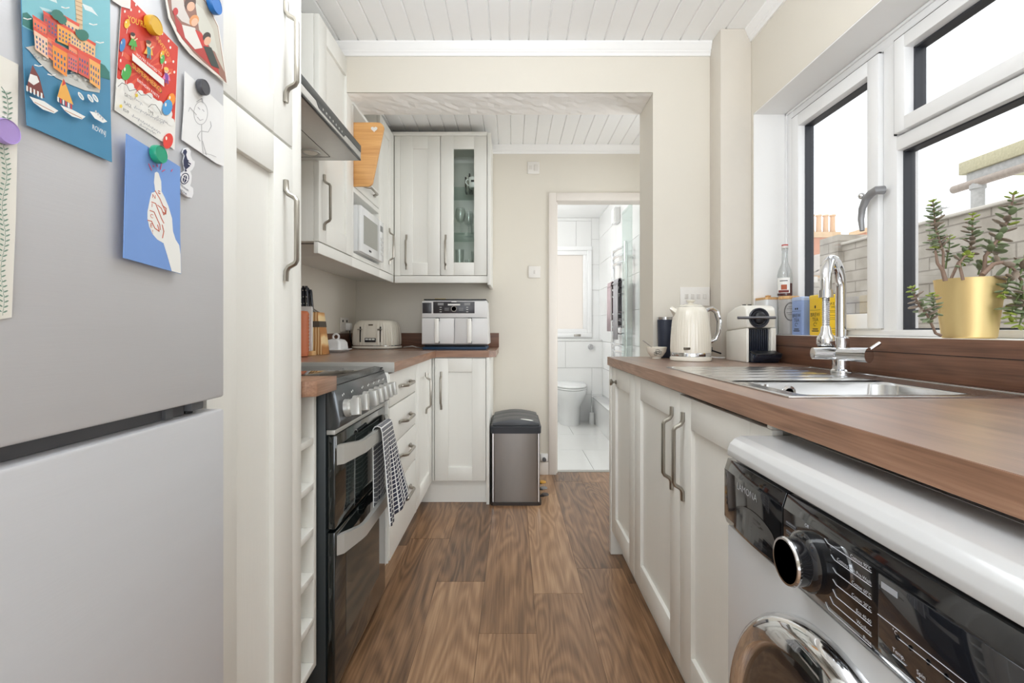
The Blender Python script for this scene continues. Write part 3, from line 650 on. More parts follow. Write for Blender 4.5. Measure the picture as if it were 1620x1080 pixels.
# ================================================================ appliances
# ---- fridge freezer
XFR, FY0, FY1 = -0.46, 0.172, 0.772
M_fr = mat('fridge_steel', (214, 215, 219), 0.42, 0.3, var=0.03, scale=25, bump=0.03, bscale=420, stretch=(1, 0.05, 1))
M_frb = mat('fridge_grey', (96, 97, 100), 0.5)
fr = thing('fridge_freezer', 'tall silver fridge freezer with papers held by magnets', 'fridge', (-0.78, 0.47, 0))
MB().box(-1.1, -0.525, FY0 + 0.004, FY1 - 0.004, 0.02, 1.80, M_frb, 0.004).build('body', fr)
MB().box(-0.524, XFR, FY0, FY1, 0.930, 1.79, M_fr, 0.004).build('upper_door', fr)
MB().box(-0.524, XFR, FY0, FY1, 0.06, 0.911, M_fr, 0.004).build('lower_door', fr)
MB().box(-0.5235, -0.484, FY0 + 0.01, FY1 - 0.06, 0.9115, 0.9295, mat('fridge_recess', (84, 84, 87), 0.5)).box(-0.5235, -0.479, FY1 - 0.105, FY1 - 0.09, 0.9115, 0.9295, M_frb).build('handle_recess', fr, label='dark finger recess')
MB().box(-0.52, -0.474, FY1 - 0.058, FY1 - 0.03, 0.916, 0.9295, M_frb, 0.002).cyl((-0.49, FY1 - 0.045, 0.9115), (-0.49, FY1 - 0.045, 0.9165), 0.008, M_black).build('hinge', fr)
for yy in (FY0 + 0.05, FY1 - 0.05): MB().cyl((-0.55, yy, 0.0005), (-0.55, yy, 0.02), 0.018, M_black).build('foot', fr)

# ---- cooker
CY0, CY1 = 1.326, 1.856
M_ck = mat('cooker_grey', (92, 94, 96), 0.22, 0.75, var=0.03); M_ckd = mat('cooker_side', (46, 52, 54), 0.4)
M_oven = mat('oven_glass', (16, 22, 22), 0.05, coat=0.6, var=0.02); M_silver = mat('silver_plastic', (192, 191, 186), 0.35, 0.4, var=0.02)
ck = thing('cooker', 'black and silver freestanding cooker with two ovens', 'cooker', (-0.8, 1.59, 0))
MB().box(-1.09, -0.513, CY0, CY1, 0.02, 0.885, M_ckd, 0.003).build('body', ck)
mb = MB().box(-1.09, -0.53, CY0 + 0.002, CY1 - 0.002, 0.886, 0.896, M_blackglass, 0.002)
for (x_, y_, r_) in ((-0.68, 1.46, 0.09), (-0.68, 1.72, 0.075), (-0.93, 1.46, 0.075), (-0.93, 1.72, 0.09)):
    mb.lathe([(r_ - 0.002, 0), (r_, 0)], (x_, y_, 0.8962), mat('hob_ring', (120, 120, 122), 0.4), seg=40, cap=(False, False))
mb.build('hob', ck, label='black ceramic hob')
prof = [(-0.513, 0.762), (-0.486, 0.762), (-0.474, 0.768), (-0.473, 0.785), (-0.484, 0.855), (-0.494, 0.880), (-0.512, 0.894), (-0.53, 0.897), (-0.53, 0.886), (-0.513, 0.886)]
MB().prism([(x_, CY0, z_) for x_, z_ in prof], (0, CY1 - CY0, 0), M_ck, 0.001).build('control_panel', ck)
MB().tube([(-0.4925, CY0 + 0.01, 0.8815), (-0.4925, CY1 - 0.01, 0.8815)], 0.0015, M_seam, 6).build('panel_seam', ck)
M_mark = mat('white_mark', (235, 235, 230), 0.5)
mk = MB()
for k, yy in enumerate((1.385, 1.462, 1.562, 1.625, 1.687, 1.75, 1.812)):
    z0 = 0.812; xs = -0.4775
    kb = MB(); nrm = Vector((0.155, 0, 0.02)).normalized(); c0 = Vector((xs, yy, z0))
    kb.cyl(c0 - nrm * 0.002, c0 + nrm * 0.012, 0.026, M_silver, 0.0245, 28).cyl(c0 + nrm * 0.012, c0 + nrm * 0.018, 0.021, M_silver, 0.020, 28)
    o = kb.build('knob', ck, label='silver control knob')
    g = MB(); up = Vector((-0.02, 0, 0.155)).normalized().copy(); a = (0.25 if k < 2 else 0.0)
    u = (up * math.cos(a) + Vector((0, 1, 0)) * math.sin(a)); v = nrm.cross(u)
    b = c0 + nrm * 0.0175
    pts = [b + u * 0.024 + v * 0.0105, b + u * 0.024 - v * 0.0105, b - u * 0.024 - v * 0.0105, b - u * 0.024 + v * 0.0105]
    g.prism(pts, nrm * 0.024, M_silver, 0.0015).build('grip', o)
    for q in range(3):
        p = c0 + Vector((-0.0055 - 0.0008 * q, -0.012 + q * 0.012, 0.038 + 0.002 * (q == 1)))
        mk.ellipsoid(p, (0.0012, 0.0022, 0.0035), M_mark, seg=8, rings=6)
mk.build('panel_marks', ck, label='white dial marks')
def oven_door(name, z0, z1, wz0, wz1, hz, wide):
    o = MB().box(-0.512, -0.488, CY0 + 0.003, CY1 - 0.003, z0, z1, M_oven, 0.004).build(name, ck)
    w_ = MB()
    w_.box(-0.4878, -0.4872, CY0 + 0.09, CY1 - 0.09, wz0, wz1, mat('oven_window', (58, 66, 64), 0.08, coat=0.5), 0.0)
    w_.build('oven_window', o, label='smoked oven window')
    h = MB(); hw = 0.022
    path = [(-0.4875, CY0 + 0.015), (-0.472, CY0 + 0.03), (-0.444, CY0 + 0.105), (-0.440, CY0 + 0.13), (-0.440, CY1 - 0.13), (-0.444, CY1 - 0.105), (-0.472, CY1 - 0.03), (-0.4875, CY1 - 0.015)]
    inner = [(x_ - 0.013, y_ + (0.006 if y_ < 1.59 else -0.006)) for x_, y_ in path]
    n = len(path); hh = [hw * (1.25 if i in (0, 1, n - 1, n - 2) else 0.9) for i in range(n)]
    vs = []; fs = []
    for i in range(n):
        (xa, ya), (xb, yb) = path[i], inner[i]; xb = max(xb, -0.4878)
        vs += [(xa, ya, hz - hh[i]), (xa, ya, hz + hh[i]), (xb, yb, hz + hh[i]), (xb, yb, hz - hh[i])]
    for i in range(n - 1):
        for j in range(4): fs.append((i * 4 + j, i * 4 + (j + 1) % 4, (i + 1) * 4 + (j + 1) % 4, (i + 1) * 4 + j))
    fs.append((3, 2, 1, 0)); fs.append(tuple(range((n - 1) * 4, n * 4)))
    h.add(vs, fs, M_silver); hd = h.build('handle', o, label='wide silver bar handle', angle=15); return o
oven_door('upper_oven_door', 0.486, 0.745, 0.52, 0.71, 0.688, 1)
oven_door('lower_oven_door', 0.045, 0.478, 0.14, 0.41, 0.437, 1)
MB().box(-0.512, -0.489, CY0 + 0.004, CY1 - 0.004, 0.747, 0.760, M_silver, 0.001).build('vent_strip', ck)
# shelf runners glimpsed through the upper oven glass
MB().box(-1.0, -0.53, CY0 + 0.01, CY1 - 0.01, 0.0005, 0.019, M_dark).build('plinth', ck)

# ---- checked tea towel over the upper oven handle
def grid_mat(name, base, line, period, wdt):
    m = bpy.data.materials.new(name); m.use_nodes = True; t = m.node_tree; b = t.nodes['Principled BSDF']
    at = t.nodes.new('ShaderNodeAttribute'); at.attribute_name = 'weave'
    sp = t.nodes.new('ShaderNodeSeparateColor'); t.links.new(at.outputs['Color'], sp.inputs[0])
    def line_(ch):
        a = t.nodes.new('ShaderNodeMath'); a.operation = 'MULTIPLY'; a.inputs[1].default_value = 1 / period; t.links.new(sp.outputs[ch], a.inputs[0])
        f = t.nodes.new('ShaderNodeMath'); f.operation = 'FRACT'; t.links.new(a.outputs[0], f.inputs[0])
        l = t.nodes.new('ShaderNodeMath'); l.operation = 'LESS_THAN'; l.inputs[1].default_value = wdt; t.links.new(f.outputs[0], l.inputs[0]); return l.outputs[0]
    mxm = t.nodes.new('ShaderNodeMath'); mxm.operation = 'MAXIMUM'; t.links.new(line_(0), mxm.inputs[0]); t.links.new(line_(1), mxm.inputs[1])
    mx = t.nodes.new('ShaderNodeMix'); mx.data_type = 'RGBA'; mx.inputs['A'].default_value = lin(base); mx.inputs['B'].default_value = lin(line)
    t.links.new(mxm.outputs[0], mx.inputs['Factor']); t.links.new(mx.outputs['Result'], b.inputs['Base Color']); b.inputs['Roughness'].default_value = 0.9
    return m
M_tea = grid_mat('navy_check_cloth', (48, 50, 68), (226, 226, 224), 0.0150, 0.22)
nu, nv = 40, 64
prof = []                                     # (x, z, length along the cloth)
pth = [(-0.455, 0.44), (-0.456, 0.60), (-0.458, 0.700), (-0.456, 0.714), (-0.447, 0.719), (-0.434, 0.715), (-0.429, 0.700), (-0.421, 0.60), (-0.408, 0.40)]
L = [0]
for a, b in zip(pth[:-1], pth[1:]): L.append(L[-1] + math.dist(a, b))
def at_len(s):
    for k in range(len(pth) - 1):
        if s <= L[k + 1] + 1e-9:
            f = (s - L[k]) / (L[k + 1] - L[k]); return (pth[k][0] + f * (pth[k + 1][0] - pth[k][0]), pth[k][1] + f * (pth[k + 1][1] - pth[k][1]))
vs = []; uv = []; mb = MB(); ty0, ty1 = 1.585, 1.722
for j in range(nv + 1):
    s = L[-1] * j / nv; x_, z_ = at_len(s); dn = max(0.0, min(1.0, (0.69 - z_) / 0.27)); front = s > L[4]
    for i in range(nu + 1):
        u = i / nu
        y_ = ty0 + (ty1 - ty0) * u + (dn * 0.075 * (u - 0.3) if front else 0.0)
        fold = 0.010 * math.sin(u * 9.0 + 0.6) * dn + 0.004 * math.sin(u * 21 + 1) * dn
        dz = -0.028 * math.sin(u * 3.0) * dn * dn + (0.05 * u * dn * dn if front else 0.0)
        vs.append((x_ + (fold + 0.020 * dn * u if front else min(0.0, fold * 0.3)), y_, z_ + dz)); uv.append((u * 0.155, s * 1.0, 0, 1))
fs = [(j * (nu + 1) + i, j * (nu + 1) + i + 1, (j + 1) * (nu + 1) + i + 1, (j + 1) * (nu + 1) + i) for j in range(nv) for i in range(nu)]
mb.add(vs, fs, M_tea)
tw = mb.build('tea_towel', label='navy and white checked tea towel hanging over the upper oven handle', cat='towel', angle=180)
ca = tw.data.color_attributes.new('weave', 'FLOAT_COLOR', 'POINT')
for k, c in enumerate(uv): ca.data[k].color = c
s_ = tw.modifiers.new('thick', 'SOLIDIFY'); s_.thickness = 0.0025; s_.offset = 1

# ---- cooker hood
M_hs = mat('hood_steel', (212, 210, 205), 0.35, 0.5, var=0.04, scale=60); M_hd = mat('hood_dark', (84, 86, 86), 0.3, 0.5)
hx, hy0, hy1, hz0, hz1 = -0.593, 1.292, 1.892, 1.697, 1.755
hd = thing('cooker_hood', 'slim steel cooker hood with a downlight above the cooker', 'cooker hood', (-0.85, 1.59, hz0))
MB().box(XL + 0.001, hx - 0.008, hy0, hy1, hz0, hz1, M_hs, 0.001).build('body', hd)
MB().box(XL + 0.001, -0.86, 1.46, 1.72, hz1 + 0.0005, CZ - 0.001, M_hs, 0.001).build('chimney', hd)
mb = MB().box(hx - 0.0075, hx, hy0, hy1, hz1 - 0.026, hz1, M_hd, 0.001).box(hx - 0.0075, hx - 0.001, hy0, hy1, hz0 + 0.008, hz1 - 0.0265, M_hs, 0.001).box(hx - 0.0075, hx, hy0, hy1, hz0, hz0 + 0.006, M_hd, 0.001)
mb.prism([(hx - 0.0008, 1.46, hz1 - 0.026), (hx - 0.0008, 1.72, hz1 - 0.026), (hx - 0.0008, 1.70, hz1 - 0.041), (hx - 0.0008, 1.48, hz1 - 0.041)], (0.0012, 0, 0), M_hd)
mb.build('visor', hd)
for k in range(7): MB().cyl((hx - 0.001, 1.51 + 0.028 * k, hz1 - 0.032), (hx + 0.002, 1.51 + 0.028 * k, hz1 - 0.032), 0.0035, M_silver, seg=10).build('button', hd)
mb = MB()
for (x0, x1, y0, y1) in ((-1.0, -0.998, 1.33, 1.85), (-0.70, -0.698, 1.33, 1.85), (-1.0, -0.70, 1.85, 1.852)): mb.box(x0, x1, y0, y1, hz0 - 0.0006, hz0 + 0.0005, M_seam)
mb.build('underside_seam', hd)
mb = MB().box(-0.98, -0.81, 1.40, 1.78, hz0 - 0.003, hz0 - 0.0002, M_hs, 0.001).box(-0.965, -0.825, 1.415, 1.765, hz0 - 0.0036, hz0 - 0.003, mat('grease_filter', (120, 120, 116), 0.5, 0.6))
mb.build('grease_filter', hd)
mb = MB().lathe([(0.036, -0.0002), (0.034, -0.004), (0.027, -0.004), (0.026, -0.002), (0.0, -0.002)], (-0.752, 1.80, hz0), M_silver, seg=32)
lm = mb.build('downlight', hd); MB().lathe([(0.025, -0.0022), (0.022, -0.0045), (0.0, -0.005)], (-0.752, 1.80, hz0), mat('lamp_diffuser', (240, 236, 226), 0.3), seg=28).build('lens', lm)

# ---- microwave
mw = thing('microwave', 'white microwave oven on its stand in the wall unit', 'microwave', (-0.9, 2.53, 1.407))
mx0, mx1, my0, my1, mz0, mz1 = -1.08, -0.738, 2.352, 2.765, 1.418, 1.645
MB().box(mx0, mx1 - 0.016, my0, my1, mz0, mz1, M_white, 0.004).build('body', mw)
dr = MB().box(mx1 - 0.0155, mx1, my0, my1 - 0.085, mz0 + 0.001, mz1 - 0.001, M_white, 0.004).build('door', mw)
mb = MB().box(mx1 - 0.001, mx1 + 0.0008, my0 + 0.045, my1 - 0.125, mz0 + 0.045, mz1 - 0.04, mat('microwave_window', (150, 150, 142), 0.25)); mb.build('window', dr)
mb = MB()
for k in range(4): mb.box(mx1 - 0.0005, mx1 + 0.0008, 2.484 + 0.011 * k, 2.492 + 0.011 * k, mz0 + 0.018, mz0 + 0.028, M_ink)
mb.build('badge', dr)
pn = MB().box(mx1 - 0.0155, mx1, my1 - 0.084, my1, mz0 + 0.001, mz1 - 0.001, M_white, 0.003).build('control_panel', mw)
MB().box(mx1 - 0.001, mx1 + 0.001, my1 - 0.068, my1 - 0.018, mz1 - 0.06, mz1 - 0.028, mat('grey_display', (110, 112, 112), 0.2)).build('display', pn)
for r_ in range(4):
    for c_ in range(2): MB().box(mx1 - 0.001, mx1 + 0.002, my1 - 0.064 + 0.028 * c_, my1 - 0.044 + 0.028 * c_, mz0 + 0.035 + 0.027 * r_, mz0 + 0.052 + 0.027 * r_, mat('grey_key', (200, 200, 198), 0.4), 0.001).build('button', pn)
for xx in (-1.05, -0.80):
    for yy in (2.39, 2.73): MB().cyl((xx, yy, 1.4075), (xx, yy, mz0 + 0.001), 0.012, M_black).build('foot', mw)

# ---- washing machine
M_wm = mat('washer_white', (205, 206, 207), 0.24, var=0.006, coat=0.25)
wm = thing('washing_machine', 'white washing machine with a glossy black control panel and chrome door ring', 'washing machine', (0.66, 0.545, 0))
wx, wya, wyb, wz = 0.375, 0.245, 0.845, 0.852
MB().box(wx + 0.014, 0.97, wya, wyb, 0.015, 0.70, M_wm, 0.006).box(wx + 0.014, 0.97, wya, wyb, 0.70, 0.815, M_wm, 0.003).build('body', wm)
mb = MB(); pr = [(0.0, 0.818), (0.0, 0.828), (0.004, 0.839), (0.012, 0.847), (0.024, wz), (0.60, wz), (0.60, 0.8155), (0.012, 0.8155)]
mb.prism([(wx + a, wya, b) for a, b in pr], (0, wyb - wya, 0), M_wm, 0.0015)
mb.box(wx + 0.11, wx + 0.112, wya + 0.02, wyb - 0.02, wz - 0.0002, wz + 0.0006, mat('lid_seam', (190, 190, 188), 0.4))
mb.build('top', wm, angle=40)
MB().box(wx, wx + 0.0135, wya, wyb, 0.016, 0.6985, M_wm, 0.004).build('front_panel', wm)
M_pan = mat('glossy_black_panel', (20, 21, 25), 0.05, coat=0.7, var=0.02)
px_ = wx - 0.006
pz0, pz1 = 0.702, 0.8145
def panel(mb, y0, y1, dx=0.0):
    mb.prism([(px_ + 0.0195, y0, pz0), (px_ + 0.004 + dx, y0, pz0), (px_ + dx, y0, pz0 + 0.012), (px_ + dx, y0, pz1 - 0.02), (px_ + 0.006 + dx, y0, pz1 - 0.001), (px_ + 0.0195, y0, pz1 - 0.001)], (0, y1 - y0, 0), M_pan, 0.0008); return mb
pan = panel(MB(), wya + 0.002, 0.659).build('control_panel', wm)
drw = panel(MB(), 0.662, wyb - 0.002).build('detergent_drawer', wm)
mb = MB()                                         # scooped grip of the drawer
n = 12
for i in range(n):
    for j in range(n):
        def sp(a, b):
            u, v = a / n, b / n; y_ = 0.675 + 0.13 * u; z_ = 0.708 + 0.05 * v * (0.55 + 0.45 * math.sin(pi * u) ** 0.5 if u not in (0, 1) else 0.55)
            return (px_ - 0.0008 - 0.006 * math.sin(pi * u) * (1 - v) ** 1.5 * (1 if v > 0 else 0.7), y_, z_)
        mb.poly([sp(i, j), sp(i + 1, j), sp(i + 1, j + 1), sp(i, j + 1)], M_pan)
mb.build('drawer_grip', drw, angle=80)
fn = lambda oy, oz, x_: (lambda u, v: Vector((x_, oy - u, oz + v)))
MB().text('LAMONA', mat('grey_print', (176, 178, 182), 0.4), fn(0.795, 0.776, px_ - 0.0004), 0.0155).build('lettering', drw)
M_wp = mat('panel_print', (214, 218, 226), 0.5); M_dimp = mat('dim_panel_print', (110, 112, 118), 0.5)
dl = MB(); dc = Vector((wx, 0.603, 0.748))
dl.lathe([(0.036, 0.004), (0.036, 0.012), (0.033, 0.016), (0.0285, 0.018), (0.0285, 0.030)], (0, 0, 0), M_pan, 'x', 40).xform(Matrix.Translation(dc) @ Matrix.Rotation(pi, 4, 'Z'))
dial = dl.build('programme_dial', pan)
MB().lathe([(0.0286, 0.030), (0.0292, 0.033), (0.028, 0.0355), (0.0255, 0.0355), (0.0252, 0.031)], (0, 0, 0), M_chrome, 'x', 40, cap=(False, False)).xform(Matrix.Translation(dc) @ Matrix.Rotation(pi, 4, 'Z')).build('chrome_rim', dial)
MB().lathe([(0.0254, 0.0325), (0.0, 0.0325)], (0, 0, 0), M_dark, 'x', 40).xform(Matrix.Translation(dc) @ Matrix.Rotation(pi, 4, 'Z')).build('dial_face', dial)
tx = MB(); xp = px_ - 0.0004
progs = [('Cottons 90°C', 0.7875, 0.5655), ('Cottons with Pre-Wash', 0.7735, 0.554), ('Cotton 60°C', 0.7600, 0.551), ('Cotton 20°C', 0.7465, 0.551), ('Eco 40-60', 0.7330, 0.551), ('Woollens', 0.7220, 0.556), ('Rinse', 0.7110, 0.564)]
for s, z_, ys in progs:
    tx.text(s, M_wp, fn(0.497, z_ + 0.0012, xp), 0.0054, 'RIGHT')
    tx.box(xp - 0.0001, xp + 0.0004, 0.497, ys, z_ - 0.0008, z_ - 0.0002, M_wp)
    tx.tube([(xp, ys, z_ - 0.0005), (xp, ys + 0.006, z_ + (0.003 if z_ > 0.745 else 0.005))], 0.0003, M_wp, 4)
sd = MB()
for z_, ln in ((0.777, 0.022), (0.7655, 0.017), (0.754, 0.019), (0.7425, 0.014)):
    sd.box(xp - 0.0001, xp + 0.0004, 0.652 - ln, 0.652, z_, z_ + 0.0022, M_dimp); sd.box(xp - 0.0001, xp + 0.0004, 0.628, 0.652, z_ - 0.0022, z_ - 0.0018, M_dimp)
sd.build('side_print', pan, label='dim printed lines left of the dial'); MB().text('Off', M_wp, fn(0.606, 0.789, xp), 0.0060, 'CENTER').build('off_lettering', pan)
tx.build('programme_lettering', pan, label='white programme names and lines')
ds = MB().box(px_ - 0.0012, px_ + 0.002, 0.262, 0.487, 0.713, 0.792, mat('panel_display', (30, 32, 38), 0.03, coat=0.8), 0.001).build('display', pan)
tx = MB(); xp = px_ - 0.0016
tx.box(xp - 0.0001, xp + 0.0005, 0.462, 0.482, 0.780, 0.786, mat('pale_print', (170, 174, 182), 0.5))
tx.text('Temp.', M_wp, fn(0.468, 0.7265, xp), 0.0058).box(xp - 0.0001, xp + 0.0005, 0.452, 0.468, 0.7225, 0.7230, M_wp)
tx.text('Spin', M_wp, fn(0.440, 0.7245, xp), 0.0058).box(xp - 0.0001, xp + 0.0005, 0.424, 0.440, 0.7205, 0.7210, M_wp)
tx.box(xp - 0.0001, xp + 0.0005, 0.30, 0.487, 0.7505, 0.7509, M_wp).box(xp - 0.0001, xp + 0.0005, 0.40, 0.462, 0.7425, 0.7429, M_wp)
for yy in (0.462, 0.447, 0.428, 0.41): tx.lathe([(0, 0), (0.0024, 0.0)], (xp, yy, 0.7427), M_wp, 'x', 12)
tx.text('°C', M_wp, fn(0.468, 0.7445, xp), 0.006)
tx.build('display_lettering', ds, label='white display words and icons')
cy, cz, R = 0.563, 0.447, 0.226
dm = MB().lathe([(R, 0.0), (R, 0.010), (R - 0.006, 0.022), (R - 0.018, 0.030), (R - 0.034, 0.033), (R - 0.040, 0.028), (R - 0.042, 0.020)], (0, 0, 0), M_chrome, 'x', 72, cap=(True, False)).xform(Matrix.Translation((wx - 0.0005, cy, cz)) @ Matrix.Rotation(pi, 4, 'Z'))
dor = dm.build('door', wm, label='round door with a chrome ring', angle=50)
MB().lathe([(R - 0.041, 0.022), (R - 0.06, 0.027), (R - 0.10, 0.024), (R - 0.14, 0.014), (0.0, 0.010)], (0, 0, 0), mat('smoked_door_glass', (40, 36, 36), 0.06, coat=0.7), 'x', 72).xform(Matrix.Translation((wx - 0.0005, cy, cz)) @ Matrix.Rotation(pi, 4, 'Z')).build('door_glass', dor, angle=60)
for xx in (0.43, 0.9):
    for yy in (wya + 0.06, wyb - 0.06): MB().cyl((xx, yy, 0.0005), (xx, yy, 0.0155), 0.02, M_black).build('foot', wm)

# ---- sink and tap
sk = thing('sink', 'stainless steel sink with a ridged drainer set into the worktop', 'sink', (0.75, 1.25, 0.905))
bx0, bx1, by0, by1, bd = 0.565, 0.885, 0.935, 1.150, 0.150
zt = 0.9125
mb = MB()
def frame(mb, o, i, z, m):
    (a0, a1, b0, b1), (c0, c1, d0, d1) = o, i
    mb.add([(a0, b0, z), (a1, b0, z), (a1, b1, z), (a0, b1, z), (c0, d0, z), (c1, d0, z), (c1, d1, z), (c0, d1, z)], [(0, 1, 5, 4), (1, 2, 6, 5), (2, 3, 7, 6), (3, 0, 4, 7)], m)
# deck (around bowl and the drainer field)
mb.box(SX0 - 0.012, SX1 + 0.012, SY0 - 0.012, SY0, 0.9103, 0.9135, M_sink, 0.001).box(SX0 - 0.012, SX1 + 0.012, SY1, SY1 + 0.012, 0.9103, 0.9135, M_sink, 0.001)
mb.box(SX0 - 0.012, SX0, SY0, SY1, 0.9103, 0.9135, M_sink, 0.001).box(SX1, SX1 + 0.012, SY0, SY1, 0.9103, 0.9135, M_sink, 0.001)
frame(mb, (SX0, SX1, SY0, by1 + 0.02), (bx0 - 0.006, bx1 + 0.006, by0 - 0.006, by1 + 0.006), 0.9115, M_sink)
mb.box(0.90, SX1, 1.17, SY1, 0.9085, 0.9115, M_sink)
mb.build('deck', sk)
# drainer: ridges along X
mb = MB(); y = 1.17; dzs = []
N = 84
def dprof(t): return 0.9070 + 0.0065 * (0.5 + 0.5 * math.cos(2 * pi * t)) ** 0.6
ys = [1.17 + (SY1 - 1.17) * k / N for k in range(N + 1)]
for a, b in zip(ys[:-1], ys[1:]):
    ta, tb = (a - 1.17) / 0.085, (b - 1.17) / 0.085
    mb.poly([(SX0, a, 0.9115), (0.545, a, dprof(ta)), (0.545, b, dprof(tb)), (SX0, b, 0.9115)], M_sink)
    mb.poly([(0.545, a, dprof(ta)), (0.88, a, dprof(ta)), (0.88, b, dprof(tb)), (0.545, b, dprof(tb))], M_sink)
    mb.poly([(0.88, a, dprof(ta)), (0.9, a, 0.9115), (0.9, b, 0.9115), (0.88, b, dprof(tb))], M_sink)
mb.build('drainer', sk, angle=60)
# bowl
mb = MB(); rr = 0.045
def rrect(x0, x1, y0, y1, r, z, n=6):
    pts = []
    for cx_, cy_, a0 in ((x1 - r, y1 - r, 0), (x0 + r, y1 - r, 1), (x0 + r, y0 + r, 2), (x1 - r, y0 + r, 3)):
        for k in range(n + 1): a = (a0 + k / n) * pi / 2; pts.append((cx_ + r * math.cos(a), cy_ + r * math.sin(a), z))
    return pts
rings = [rrect(bx0 - 0.007, bx1 + 0.007, by0 - 0.007, by1 + 0.007, 0.02, 0.9115), rrect(bx0, bx1, by0, by1, rr, 0.907), rrect(bx0 + 0.004, bx1 - 0.004, by0 + 0.004, by1 - 0.004, rr, 0.80), rrect(bx0 + 0.02, bx1 - 0.02, by0 + 0.02, by1 - 0.02, rr, 0.765), rrect(bx0 + 0.06, bx1 - 0.06, by0 + 0.06, by1 - 0.06, 0.03, 0.760)]
n = len(rings[0])
vs = [p for r in rings for p in r]; fs = [(i * n + j, i * n + (j + 1) % n, (i + 1) * n + (j + 1) % n, (i + 1) * n + j) for i in range(len(rings) - 1) for j in range(n)]
fs.append(list(range((len(rings) - 1) * n, len(rings) * n))); mb.add(vs, fs, M_sink); mb.build('bowl', sk, angle=60)
MB().lathe([(0.016, 0), (0.016, -0.003), (0.010, -0.004)], (0.655, by1 - 0.0015, 0.888), M_chrome, 'y', 20, cap=(False, False)).lathe([(0.010, -0.002), (0, -0.002)], (0.655, by1 - 0.0015, 0.888), M_dark, 'y', 20).build('overflow', sk)
MB().lathe([(0.038, 0.7605), (0.034, 0.7635), (0.0, 0.762)], (0.72, 1.04, 0), M_chrome, seg=28).build('waste', sk)
tp = thing('mixer_tap', 'chrome swan-neck mixer tap with a flexible spray nozzle', 'tap', (0.95, 1.41, 0.912))
tx_, ty_ = 0.957, 1.41
MB().lathe([(0.027, 0.9122), (0.027, 0.918), (0.022, 0.922), (0.021, 1.012), (0.016, 1.016)], (tx_, ty_, 0), M_chrome, seg=28).build('body', tp)
sp_ = [(tx_, ty_, 1.014), (tx_, ty_, 1.16)]
ex_, ey_ = 0.80, 1.235
for k in range(1, 13):
    a = pi * k / 12; f = (1 - math.cos(a)) / 2
    sp_.append((tx_ + (ex_ - tx_) * f, ty_ + (ey_ - ty_) * f, 1.16 + 0.066 * math.sin(a)))
sp_.append((ex_, ey_, 1.135))
MB().tube(sp_, 0.0135, M_chrome, 18).build('spout', tp)
mb = MB().cyl((ex_, ey_, 1.137), (ex_, ey_, 1.118), 0.0165, M_chrome); z = 1.118
prof = []
for k in range(16): prof += [(0.0075, z - 0.005 * k), (0.0092, z - 0.005 * k - 0.0025)]
mb.lathe(prof[::-1], (ex_, ey_, 0), M_steel, seg=16); mb.build('spray_hose', tp)
MB().lathe([(0.019, 0.996), (0.021, 1.000), (0.0205, 1.016), (0.013, 1.028), (0.011, 1.042), (0.009, 1.046)], (ex_, ey_, 0), M_chrome, seg=24).lathe([(0.017, 0.992), (0.019, 0.996)], (ex_, ey_, 0), M_black, seg=24).build('spray_nozzle', tp)
MB().cyl((tx_ - 0.075, ty_ + 0.012, 0.967), (tx_ - 0.018, ty_ + 0.002, 0.967), 0.017, M_chrome, 0.019).build('handle', tp)
h_ = MB().cyl((tx_ - 0.012, ty_ - 0.012, 0.966), (tx_ + 0.02, ty_ - 0.085, 0.966), 0.019, M_chrome, 0.021).build('handle', tp)
MB().cyl((tx_ + 0.02, ty_ - 0.075, 0.975), (tx_ + 0.052, ty_ - 0.082, 1.000), 0.0055, M_chrome).build('lever', h_)
# ================================================================ things on the worktops, floor and walls
WT = 0.9105
# ---- air fryer on a blue tray
tr = MB().prism([(-0.565, 3.03, WT), (-0.165, 3.03, WT), (-0.165, 3.35, WT), (-0.565, 3.35, WT)], (0, 0, 0.017), mat('navy_tray', (30, 62, 92), 0.5, bump=0.2, bscale=200), 0.004)
tr.build('tray', label='dark blue mat under the air fryer', cat='mat')
af = thing('air_fryer', 'white twin-drawer air fryer with a dark control panel', 'air fryer', (-0.365, 3.18, WT + 0.018))
ax0, ax1, ay0, ay1, az0, az1 = -0.572, -0.152, 3.035, 3.345, 0.9425, 1.222
M_af = mat('air_fryer_white', (222, 221, 220), 0.35, var=0.01)
mb = MB().prism([(ax0 + 0.012, ay0 + 0.012, az1), (ax1 - 0.014, ay0 + 0.012, az1), (ax1, ay0, az0), (ax0, ay0, az0)], (0, ay1 - ay0, 0), M_af, 0.006)
# slanted upper front
mb.build('housing', af)
MB().box(ax0 + 0.02, ax1 - 0.02, ay0 + 0.005, ay1 - 0.02, WT + 0.0178, az0 + 0.002, M_dark, 0.003).build('base', af)
zs = 1.108
pf = lambda z: ay0 - 0.0015
for k, (a, b) in enumerate(((ax0 + 0.004, -0.366), (-0.362, ax1 - 0.004))):
    o = MB().box(a, b, ay0 - 0.012, ay0 + 0.004, az0 + 0.006, zs, M_af, 0.004).build('drawer', af)
    cxx = a + 0.098 if k == 0 else a + 0.094
    MB().box(cxx - 0.013, cxx + 0.013, ay0 - 0.048, ay0 - 0.036, az0 + 0.01, zs - 0.002, mat('handle_white', (240, 238, 232), 0.25), 0.004).box(cxx - 0.010, cxx + 0.014, ay0 - 0.037, ay0 - 0.011, zs - 0.02, zs + 0.001, M_black, 0.002).box(cxx - 0.010, cxx + 0.014, ay0 - 0.037, ay0 - 0.011, az0 + 0.008, az0 + 0.022, M_black, 0.002).build('handle', o)
MB().box(ax0 + 0.005, ax1 - 0.005, ay0 - 0.010, ay0 + 0.004, zs + 0.003, az1 - 0.008, M_af, 0.004).build('upper_front', af)
M_pn = mat('fryer_panel', (52, 50, 54), 0.3)
yf = ay0 - 0.0115
